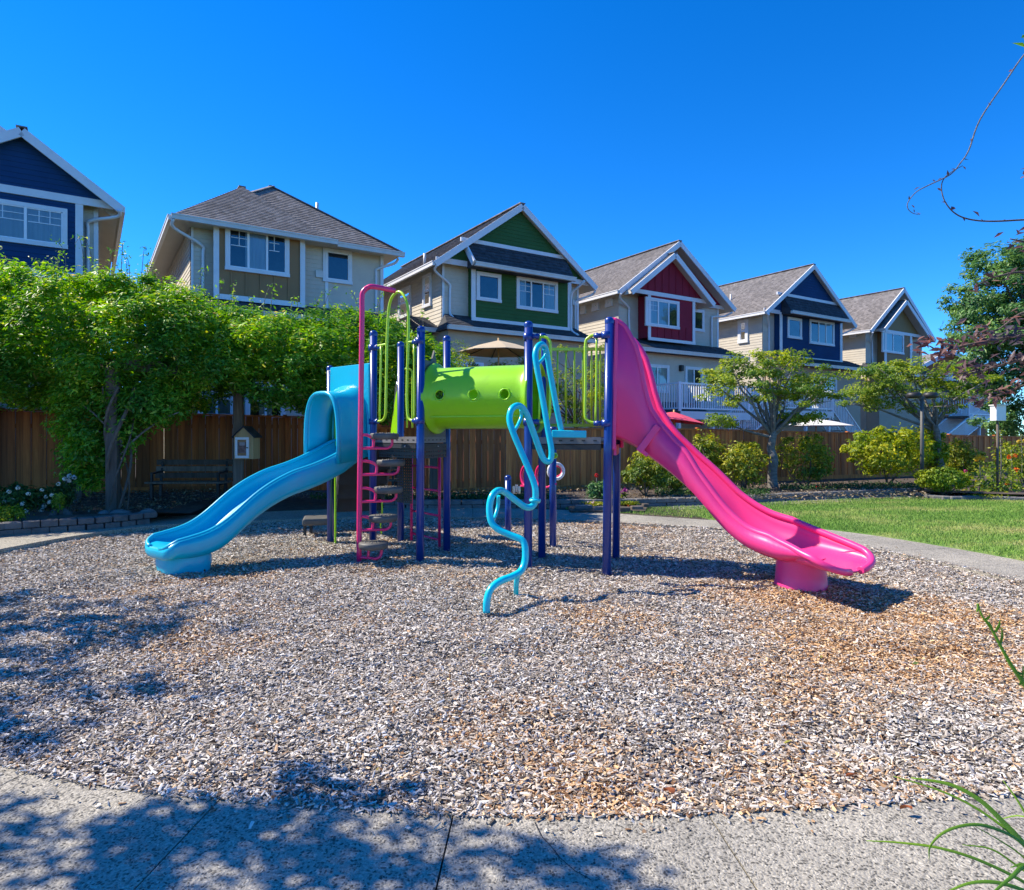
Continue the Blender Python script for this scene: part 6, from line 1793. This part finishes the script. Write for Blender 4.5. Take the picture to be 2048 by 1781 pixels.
# ---- shrubs
def shrub(name, label, px, ytop, ybot, hw, d, mat, n=3200, size=.085, group=None, lumps=9, flat=.8, seed=1, up=.5, aspect=.42, depth=None, cat='shrub', zb=.15):
    rng = np.random.default_rng(seed); x, w_ = Xp(px, d), hw / F * d
    z1 = Zp(ytop, d); base = (x, d, zb)
    t = thing(name, label, cat, base, group)
    h_ = z1 - zb; dp = depth or w_ * .8
    cen = in_ellipsoid(lumps * 5, (x, d, zb + h_ * .56), (w_ * .82, dp * .8, h_ * .40), .45 if name != 'clipped_shrub' else .8, rng)
    top = in_ellipsoid(lumps * 3, (x, d, zb + h_ * .58), (w_ * 1.0, dp, h_ * .46), .88, rng); top = top[top[:, 2] > zb + h_ * .35]
    rr_ = np.r_[rng.uniform(.12, .26, len(cen)), rng.uniform(.05, .12, len(top))] * max(.7, min(1.4, h_)) * (.6 if cat == 'plant' or name == 'clipped_shrub' else 1)
    cen = np.concatenate([cen, top])
    V_, F_ = clumps(cen, rr_, max(4, n // len(cen)), size, flat, up, aspect, rng=rng)
    npmesh('foliage', V_, F_, M[mat], t)
    random.seed(seed)
    for k in range(5):
        e_ = Vector(cen[rng.integers(len(cen))]); mb = MB(); limb(mb, (x + random.uniform(-.06, .06), d, zb - .05), e_, .018, .006, .12, 6, 5); obj('stem', mb, M['bark'], t)
    return t
G_ = 'rhododendron bushes along the fence'
shrub('rhododendron', 'rhododendron bush right of the rear navy post, beside the flower island', 1292, 905, 1000, 48, 13.7, 'rhodo', group=G_, seed=11)
shrub('rhododendron', 'small rhododendron behind the top bend of the pink slide chute', 1348, 930, 1000, 34, 14.4, 'rhodo', 2000, group=G_, seed=12)
shrub('rhododendron', 'tallest yellowish rhododendron just left above the pink chute, against the fence', 1412, 866, 985, 34, 15.6, 'rhodo', 2600, group=G_, seed=13)
shrub('rhododendron', 'rhododendron bush immediately left of the rough grey tree trunk', 1487, 888, 982, 56, 15.2, 'rhodo', group=G_, seed=14)
shrub('rhododendron', 'green rhododendron bush immediately right of the rough grey tree trunk', 1612, 872, 978, 58, 16.2, 'rhodo', 3400, group=G_, seed=15)
shrub('large_shrub', 'big bright yellow green shrub left of the lamp post', 1775, 856, 970, 82, 17.2, 'yellowg', 6500, .10, seed=16, lumps=14)
shrub('large_shrub', 'upright yellow green shrub behind the lamp post', 1852, 856, 960, 36, 18.0, 'yellowg', 2600, .10, seed=17)
shrub('clipped_shrub', 'low rounded clipped shrub at the edge of the lawn', 1886, 938, 994, 54, 14.5, 'boxwood', 12000, .042, seed=18, lumps=36, flat=.9, aspect=.6)
shrub('green_shrub', 'dark green shrub against the fence right of the lamp post', 1925, 882, 965, 36, 18.5, 'rhodo', 2400, .09, seed=19)
shrub('green_shrub', 'shrub with orange tinted leaves against the fence at the right edge', 2045, 885, 975, 50, 18.0, 'yellowg', 3000, .08, seed=20)
shrub('rose_bush', 'glossy rose bush with white blooms at the left edge of the raised bed', 30, 975, 1040, 48, 9.9, 'rose', 3200, .06, seed=21, zb=.22)
shrub('rose_bush', 'smaller white flowering rose bush left of the pergola post', 112, 972, 1030, 30, 10.3, 'rose', 1500, .055, seed=22, zb=.22)
shrub('ground_shrub', 'low yellow green plant at the corner of the block wall under the rose bush', 14, 1018, 1050, 30, 9.2, 'yellowg', 900, .045, seed=23, zb=.22)
shrub('leafy_plant', 'bright green leafy plant between the rose bush and the pergola post', 118, 985, 1028, 8, 10.0, 'cherry', 420, .05, seed=24, zb=.22, cat='plant')
# flowers
def blooms(parent, pts, r, mat, n=16, seed=0, name='flower'):
    rng = np.random.default_rng(seed)
    for p in pts:
        D = rng.normal(size=(n, 3)); D /= np.linalg.norm(D, axis=1, keepdims=True)
        P = np.array(p) + D * r * .55
        V_, F_ = leafmesh(P, D + [0, -.2, .3], r * .95, .8, rng=rng)
        npmesh(name, V_, F_, M[mat], parent)
def flowers(name, label, px, py, hw, d, mat, count, r=.035, h=.18, leaf='rhodo', seed=0, nleaf=500, zb=.1, spread=.5):
    rng = np.random.default_rng(seed); x = Xp(px, d); w_ = hw / F * d; z = Zp(py, d)
    t = thing(name, label, 'flowers', (x, d, zb))
    P = np.stack([rng.normal(0, w_ * .5, nleaf) + x, rng.normal(0, w_ * .4, nleaf) + d, zb + rng.random(nleaf) * max(.05, z - zb)], 1)
    V_, F_ = leafmesh(P, rng.normal(size=P.shape) + [0, -.2, .8], .05, .6, rng=rng); npmesh('foliage', V_, F_, M[leaf], t)
    pts = np.stack([rng.uniform(-w_, w_, count) + x, rng.uniform(-w_ * .5, w_ * .2, count) + d, z + rng.uniform(-h, h, count) * spread], 1)
    blooms(t, pts, r, mat, 14, seed)
    return t
flowers('petunia_clump', 'pale lilac petunias spilling over the stones of the flower island', 1192, 1009, 26, 12.6, 'f_lilac', 16, .035, .08, seed=1)
flowers('begonia_clump', 'red and coral flowers right of the rear navy post on the flower island', 1252, 1010, 18, 12.7, 'f_redf', 9, .035, .07, seed=2)
flowers('coral_flowers', 'coral orange flowers beside the red ones on the flower island', 1266, 1014, 9, 12.55, 'f_orangef', 4, .035, .05, seed=9, nleaf=160)
flowers('magenta_flowers', 'magenta flowers left of the first rhododendron bush', 1246, 985, 7, 13.2, 'f_pinkf', 5, .045, .12, seed=3, nleaf=220)
ge = shrub('geranium', 'bright green potted geranium with one red flower head on a tall stalk', 1198, 965, 1005, 22, 12.9, 'conifer', 1100, .07, seed=31, cat='flowers', zb=.1)
p = at(1193, 951, 12.85); blooms(ge, [tuple(p)], .05, 'f_redf', 26, 4); obj('stalk', MB().tube([at(1194, 975, 12.85), p], .008, 6), M['bark_grey'], ge)
flowers('red_flowers', 'small red flowers low in the bed between two rhododendrons', 1641, 976, 8, 15.6, 'f_redf', 6, .045, .08, seed=5, nleaf=150)
w_ = [o for o in COL.objects if o.name.startswith('rose_bush') and o.parent is None]
blooms(w_[0], [tuple(at(x, y, 9.7)) for x, y in ((18, 984), (24, 1000), (45, 1008), (57, 988), (8, 1004), (36, 976), (52, 1022))], .04, 'f_white', 14, 6)
blooms(w_[1], [tuple(at(x, y, 10.0)) for x, y in ((84, 980), (92, 994), (98, 1004), (88, 1012), (84, 1020), (104, 990), (116, 968))], .04, 'f_white', 14, 7)
cr_ = shrub('climbing_rose', 'thin climbing rose with a few white blooms left of the pergola post', 136, 945, 1030, 12, 10.4, 'rose', 420, .055, seed=25, zb=.22, cat='plant')
blooms(cr_, [tuple(at(x, y, 10.3)) for x, y in ((139, 952), (148, 955), (138, 961), (130, 958))], .045, 'f_white', 14, 8)
# tall flowering plants at the right edge
rg = np.random.default_rng(9)
for k, (px, yt, yb, flower, lab) in enumerate(((1958, 905, 1000, 'f_yellowf', 'tall leafy plant with a big yellow flower head at its top, nearest the clipped shrub'),
        (1985, 925, 1000, None, 'leafy green stalk between the yellow flower and the box post'),
        (2000, 860, 1000, None, 'tallest thin hollyhock stalk in front of the box on its post'),
        (2022, 900, 1002, 'f_orangef', 'tall leafy plant with orange flowers right of the hollyhock stalk'),
        (2042, 870, 1002, 'f_yellowf', 'tall broad leaved plant with yellow flowers at the very right edge'))):
    d = 14.8 + .2 * k
    t = thing('flowering_plant', lab, 'plant', (Xp(px, d), d, .12), 'tall flowering plants by the lawn')
    a, b = at(px, yt, d), Vector((Xp(px, d), d, .1))
    obj('stalk', MB().tube([b, b.lerp(a, .5) + Vector((.03, 0, 0)), a], [.014, .011, .006], 6), M['cherry'] if False else M['bark_grey'], t)
    n = 260; tt = rg.random(n) ** 1.3
    P = np.array([list(b.lerp(a, float(v))) for v in tt]); P[:, :2] += rg.normal(0, 1, (n, 2)) * (.20 * (1 - tt) + .05)[:, None]
    V_, F_ = leafmesh(P, rg.normal(size=P.shape) * .6 + [0, -.4, .7], .115 * (1 - .5 * tt) * (.7 + .6 * rg.random(n)), .55, rng=rg)
    npmesh('leaves', V_, F_, M['cherry' if k % 2 else 'rhodo'], t)
    if flower:
        fp = [tuple(at(px + dx, yt + dy, d - .1)) for dx, dy in ((0, 8), (8, 12), (-4, 14), (10, 40), (-8, 70))]
        blooms(t, fp[:3] if k == 0 else fp[1:], .065, flower, 20, 20 + k)
flowers('marigolds', 'low yellow and orange marigolds along the edging stones at the right', 1975, 990, 34, 14.3, 'f_yellowf', 12, .03, .08, seed=12, nleaf=900, zb=.1)
flowers('pink_bloom', 'single small pink bloom above the clipped shrub', 1932, 943, 3, 15.2, 'f_pinkf', 1, .05, .02, seed=13, nleaf=60)
# small plants in front of the fence: grey green ground cover
P = []
for (x0, x1, y0, y1, d0, d1, n) in ((880, 1110, 0, 0, 12.7, 13.5, 2600), (1310, 1540, 0, 0, 13.6, 15, 2200), (1640, 1840, 0, 0, 15.2, 16.6, 1800), (1560, 1640, 0, 0, 15, 16, 700), (620, 880, 0, 0, 12.8, 13.6, 1200)):
    dd_ = RNG.uniform(d0, d1, n); px = RNG.uniform(x0, x1, n)
    P.append(np.stack([(px - CX) / F * dd_, dd_, .17 + np.abs(RNG.normal(0, .045, n))], 1))
P = np.concatenate(P)
V_, F_ = leafmesh(P, RNG.normal(size=P.shape) + [0, -.3, .8], .05, .55)
gc = npmesh('ground_cover', V_, F_, M['rose'], None, (2, 14, .15))
tag(gc, 'patchy low green ground cover along the front of the shrub bed', 'ground cover', kind='stuff')
n = 5200
dd_ = np.concatenate([RNG.uniform(10.5, 15, n), RNG.uniform(12.6, 17, n)]); px = np.concatenate([RNG.uniform(-100, 620, n), RNG.uniform(700, 1850, n)])
P = np.stack([(px - CX) / F * dd_, dd_, np.where(px < 650, .2, .18) + RNG.random(2 * n) * .02], 1)
k = (P[:, 0] < -5.7) | (dd_ > 12.7)
P = P[k]
V_, F_ = leafmesh(P, RNG.normal(size=P.shape) * .4 + [0, 0, 1], .055, .5)
lt_ = npmesh('dry_leaf_mulch', V_, F_, leafmat('dry_leaves', G3((.10, .07, .045), (.22, .16, .11), (.42, .36, .30)), .1), None, (0, 14, .2))
tag(lt_, 'dry leaves and bark bits scattered over the planting beds', 'leaf litter', kind='stuff')

# rocks
def rock(label, loc, s, seed):
    random.seed(seed); mb = MB(); n = 10; prof = []
    vs_ = []; 
    for j in range(5):
        a = j / 4 * PI / 2
        for i in range(n):
            b = 2 * PI * i / n; r = math.cos(a) * random.uniform(.85, 1.12)
            vs_.append((loc[0] + s[0] * r * math.cos(b), loc[1] + s[1] * r * math.sin(b), loc[2] - .04 + s[2] * (math.sin(a) * random.uniform(.85, 1.05))))
    mb.add(vs_, [(j * n + i, j * n + (i + 1) % n, (j + 1) * n + (i + 1) % n, (j + 1) * n + i) for j in range(4) for i in range(n)] + [tuple(range(4 * n, 5 * n))], True)
    o = obj('rock', mb, M['stone'], None, loc); tag(o, label, 'rock', 'rocks on the block wall')
rock('grey rock on the block wall left of the front pergola post', (-6.95, 10.15, .22), (.17, .12, .13), 1)
rock('flat rock on the block wall right of the front pergola post', (-6.05, 10.2, .22), (.2, .13, .1), 2)
rock('last rock at the right end of the block wall', (-5.65, 10.25, .2), (.14, .12, .13), 3)
rock('small rock between the two larger rocks on the wall', (-6.3, 10.2, .22), (.1, .1, .09), 5)
# flower island stones
t = thing('flower_island_edging', 'short row of weathered stones edging the flower island on the lawn', 'edging', gnd(1230, 1028))
for k, (x0, x1, y) in enumerate(((1150, 1186, 1022), (1188, 1212, 1025), (1238, 1262, 1027), (1263, 1288, 1024), (1286, 1300, 1019))):
    a, b = gnd(x0, y, .03), gnd(x1, y, .03)
    obj('stone', MB().bar(a + Vector((0, .06, .055)), b + Vector((-.01, .08, .055)), .13, .09), M['oldwood'] if k > 1 else M['stone'], t, bevel=.015)
mb = MB().slab([gnd(1140, 1022, .07), gnd(1290, 1022, .07), gnd(1296, 1012, .07), gnd(1135, 1012, .07)], .08); struct('flower_island_soil', mb, M['soil'])

# ---- the big tree out of view on the left whose branches shade the walk
GR = []
def shade(px, py, h, r, n, sx=1.0, sy=1.0):
    g = gnd(px, py); rng = np.random.default_rng(int(px * 7 + py) % 99991 + 1)
    o_ = SUN_TO * (h / SUN_TO.z)
    for k in range(max(2, int(n * (.55 if h < 3.35 and sy > .7 else .8)))):
        a, rr = rng.uniform(0, 2 * PI), math.sqrt(rng.random()) * r
        GR.append([g.x + o_.x + rr * math.cos(a) * sx, g.y + o_.y + rr * math.sin(a) * sy, h + rng.normal(0, .15)])
shade(60, 1270, 3.2, .75, 40, 1.5, .6); shade(180, 1255, 3.25, .6, 22, 1.4, .5); shade(20, 1220, 3.2, .8, 24, 1.6, .6); shade(270, 1262, 3.25, .4, 7, 1.5, .25); shade(330, 1262, 3.25, .2, 2, 1.4, .2); shade(230, 1218, 3.3, .5, 6, 2, .3); shade(40, 1340, 3.2, .4, 12, 1.3, .5)
shade(200, 1400, 3.5, .28, 7, 2.2, .4); shade(330, 1370, 3.5, .25, 5, 2.0, .4); shade(60, 1450, 3.5, .3, 8, 1.8, .5); shade(20, 1500, 3.5, .25, 6, 1.6, .4)
for (x, y, r, n) in ((60, 1660, .22, 6), (230, 1655, .2, 7), (430, 1650, .16, 8), (330, 1720, .30, 16), (520, 1760, .32, 16), (150, 1770, .34, 16), (-60, 1730, .3, 10), (640, 1700, .2, 7), (760, 1655, .14, 5), (860, 1650, .12, 4), (700, 1770, .24, 9), (820, 1740, .14, 4), (560, 1660, .14, 5), (800, 1610, .09, 4), (730, 1580, .1, 4), (600, 1610, .1, 3), (1110, 1745, .10, 4), (1200, 1750, .10, 4), (1050, 1740, .08, 2), (300, 1850, .5, 24), (700, 1850, .4, 14), (20, 1850, .4, 14), (920, 1775, .12, 4), (1180, 1800, .2, 6)):
    shade(x, y, 3.3, r, n, 1.3, .8)
GR = np.array(GR)
more = in_ellipsoid(80, (-9.4, 4.6, 4.6), (1.5, 2.2, 1.3), .2, np.random.default_rng(3))
GR = np.concatenate([GR, more])
def outview(P): return (P[:, 0] < -.80 * P[:, 1] - .12) | (P[:, 2] > EYE + .69 * P[:, 1] + .1)
GR = GR[outview(GR)]
tree('shade_tree', 'tall leafy tree out of frame on the left that throws dappled shade over the footpath', (-9.4, 4.2, 0), (-8.4, 4.3, 2.6), .2, GR, .15, 34, .085, 'darkleaf', 'bark', flat=.6, up=.8, nl=16, keep=outview, seed=9)

# ---- strap leaved plant and vine at the right, close to the camera
def blade(name, pts, w, mat, parent, tw=0.0):
    P = smooth(pts, 6); n = len(P); rows = []
    for i, p in enumerate(P):
        t = (P[min(i + 1, n - 1)] - P[max(i - 1, 0)]).normalized()
        s_ = t.cross(Vector((0, -.8, .6))).normalized(); u_ = s_.cross(t).normalized()
        f_ = i / (n - 1); ww = w * min(1, (f_ + .02) ** .55 * 1.3) * (1 - .25 * f_)
        rows.append([p - s_ * ww / 2 + u_ * ww * .18, p, p + s_ * ww / 2 + u_ * ww * .18])
    o = obj(name, MB().grid(rows, True), M[mat], parent); solidify(o, .0006)
    return o
lily = thing('strap_leaf_plant', 'arching bright green strap leaves leaning in at the lower right corner', 'plant', (1.78, 1.62, .02))
root = Vector((1.72, 1.72, .05))
for pts, w in (([(1787, 1553, 1.9), (1880, 1582, 1.88), (1960, 1622, 1.85), (2048, 1690, 1.8), (2130, 1780, 1.75)], .010),
               ([(1822, 1556, 1.86), (1900, 1570, 1.85), (1960, 1602, 1.83), (2010, 1650, 1.8), (2048, 1690, 1.78), (2140, 1790, 1.75)], .020),
               ([(1858, 1720, 1.72), (1861, 1692, 1.72), (1890, 1664, 1.72), (1940, 1650, 1.73), (1990, 1658, 1.74), (2048, 1692, 1.75), (2130, 1790, 1.75)], .010),
               ([(1733, 1682, 1.78), (1800, 1686, 1.78), (1880, 1697, 1.77), (1960, 1722, 1.76), (2048, 1765, 1.75), (2130, 1820, 1.75)], .010),
               ([(1944, 1650, 1.8), (2000, 1682, 1.8), (2048, 1716, 1.79), (2130, 1800, 1.75)], .006),
               ([(1970, 1800, 1.66), (2020, 1757, 1.66), (2060, 1735, 1.68), (2150, 1800, 1.72)], .014),
               ([(2020, 1735, 1.7), (2060, 1733, 1.7), (2160, 1800, 1.72)], .009),
               ([(1925, 1690, 1.82), (1985, 1700, 1.81), (2048, 1742, 1.79), (2140, 1800, 1.75)], .008),
               ([(1880, 1790, 1.70), (1950, 1765, 1.69), (2030, 1775, 1.69), (2140, 1830, 1.72)], .012),
               ([(2005, 1560, 2.0), (2040, 1610, 1.96), (2090, 1700, 1.9), (2150, 1790, 1.8)], .012),
               ([(1990, 1640, 1.95), (2060, 1640, 1.9), (2160, 1760, 1.78)], .007)):
    blade('leaf', [at(*p) for p in pts] + [root], w, 'blade_g', lily)
tall = thing('leafy_stalk', 'thin leaning green stalk with narrow buds at the right edge', 'plant', (1.9, 1.75, .02))
pts = [at(x, y, 1.9) for x, y in ((1955, 1208), (1964, 1232), (1985, 1262), (2005, 1300), (2025, 1335), (2048, 1368), (2100, 1450))] + [Vector((1.9, 1.8, .02))]
sm_ = smooth(pts, 5); obj('stalk', MB().tube(sm_, list(np.linspace(.0018, .008, len(sm_))), 7), M['blade_g'], tall)
for (x0, y0, x1, y1) in ((1955, 1208, 1953, 1225), (1990, 1265, 2000, 1240), (2000, 1290, 2003, 1255), (1972, 1240, 1978, 1228), (2030, 1345, 2046, 1350), (1985, 1262, 1972, 1240), (2040, 1370, 2046, 1330)):
    a, b = at(x0, y0, 1.9), at(x1, y1, 1.89)
    blade('leaf', [b, b.lerp(a, .5) + Vector((.003, 0, 0)), a], .009, 'blade_g', tall)
vine = thing('climbing_vine', 'thin curling vine shoots hanging in at the upper right against the sky', 'climbing plant', (2.7, 2.7, 0))
obj('stem', MB().tube(smooth([(2.7, 2.7, -.05), (2.75, 2.72, 1.0), (2.68, 2.68, 2.0), (2.72, 2.7, 3.1), (2.6, 2.65, 3.5)], 4), .02, 8), M['bark'], vine)
for pts, r0 in (([(2160, 20), (2100, 50), (2048, 110), (2010, 165), (1960, 240), (1938, 300), (1922, 325), (1900, 350), (1855, 372), (1832, 385), (1816, 405), (1816, 418), (1826, 427), (1840, 430)], .0035),
                ([(2180, 430), (2100, 438), (2048, 440), (1990, 443), (1950, 441), (1920, 433), (1900, 418), (1887, 397), (1883, 372), (1890, 355), (1905, 343), (1925, 332)], .0040)):
    sm_ = smooth([at(x, y, 2.6) for x, y in pts], 5)
    obj('shoot', MB().tube(sm_, list(np.linspace(r0, .0012, len(sm_))), 6), M['bark_grey' if r0 < .0037 else 'bark'], vine)
    L_ = np.array([list(p) for p in sm_[3::5]]); L_ += np.random.default_rng(1).normal(0, .008, L_.shape)
    V_, F_ = leafmesh(L_, np.random.default_rng(2).normal(size=L_.shape), .022, .35, rng=np.random.default_rng(3)); npmesh('buds', V_, F_, M['plum'], vine)
for (x, y, s) in ((2040, 92, .05), (2052, 84, .05), (2048, 75, .035), (2056, 325, .04), (1952, 428, .03), (1905, 418, .03)):
    p = np.array([list(at(x, y, 2.6))]); V_, F_ = leafmesh(p, np.array([[.1, -.7, .5]]), np.array([s * 1.3]), .5, rng=RNG); npmesh('leaf', V_, F_, M['wist' if s > .032 else 'plum'], vine)
# fallen leaves
for k, (x, y, lab) in enumerate(((1703, 1556, 'curled orange brown fallen leaf on the chips near the right foreground'), (1812, 1621, 'reddish fallen leaf lying where the chips meet the walk'), (1338, 1585, 'small rust coloured fallen leaf on the chips in the middle foreground'))):
    p = gnd(x, y, .05); g_ = []
    for j in range(5):
        f_ = j / 4; w = .012 * math.sin(PI * (.08 + .84 * f_))
        g_.append([p + Vector((-.022 + .045 * f_, -w, .012 + .012 * math.sin(3 * f_ + k))), p + Vector((-.022 + .045 * f_, 0, .004 + .01 * f_)), p + Vector((-.022 + .045 * f_, w, .014))])
    o = obj('fallen_leaf', MB().grid(g_, True), bpy.data.materials.get('fallen_leaf') or paint('fallen_leaf', (.30, .08, .02), .7, .3, 40), None, p); tag(o, lab, 'fallen leaf', 'fallen leaves'); o.rotation_euler = (0, 0, 0)
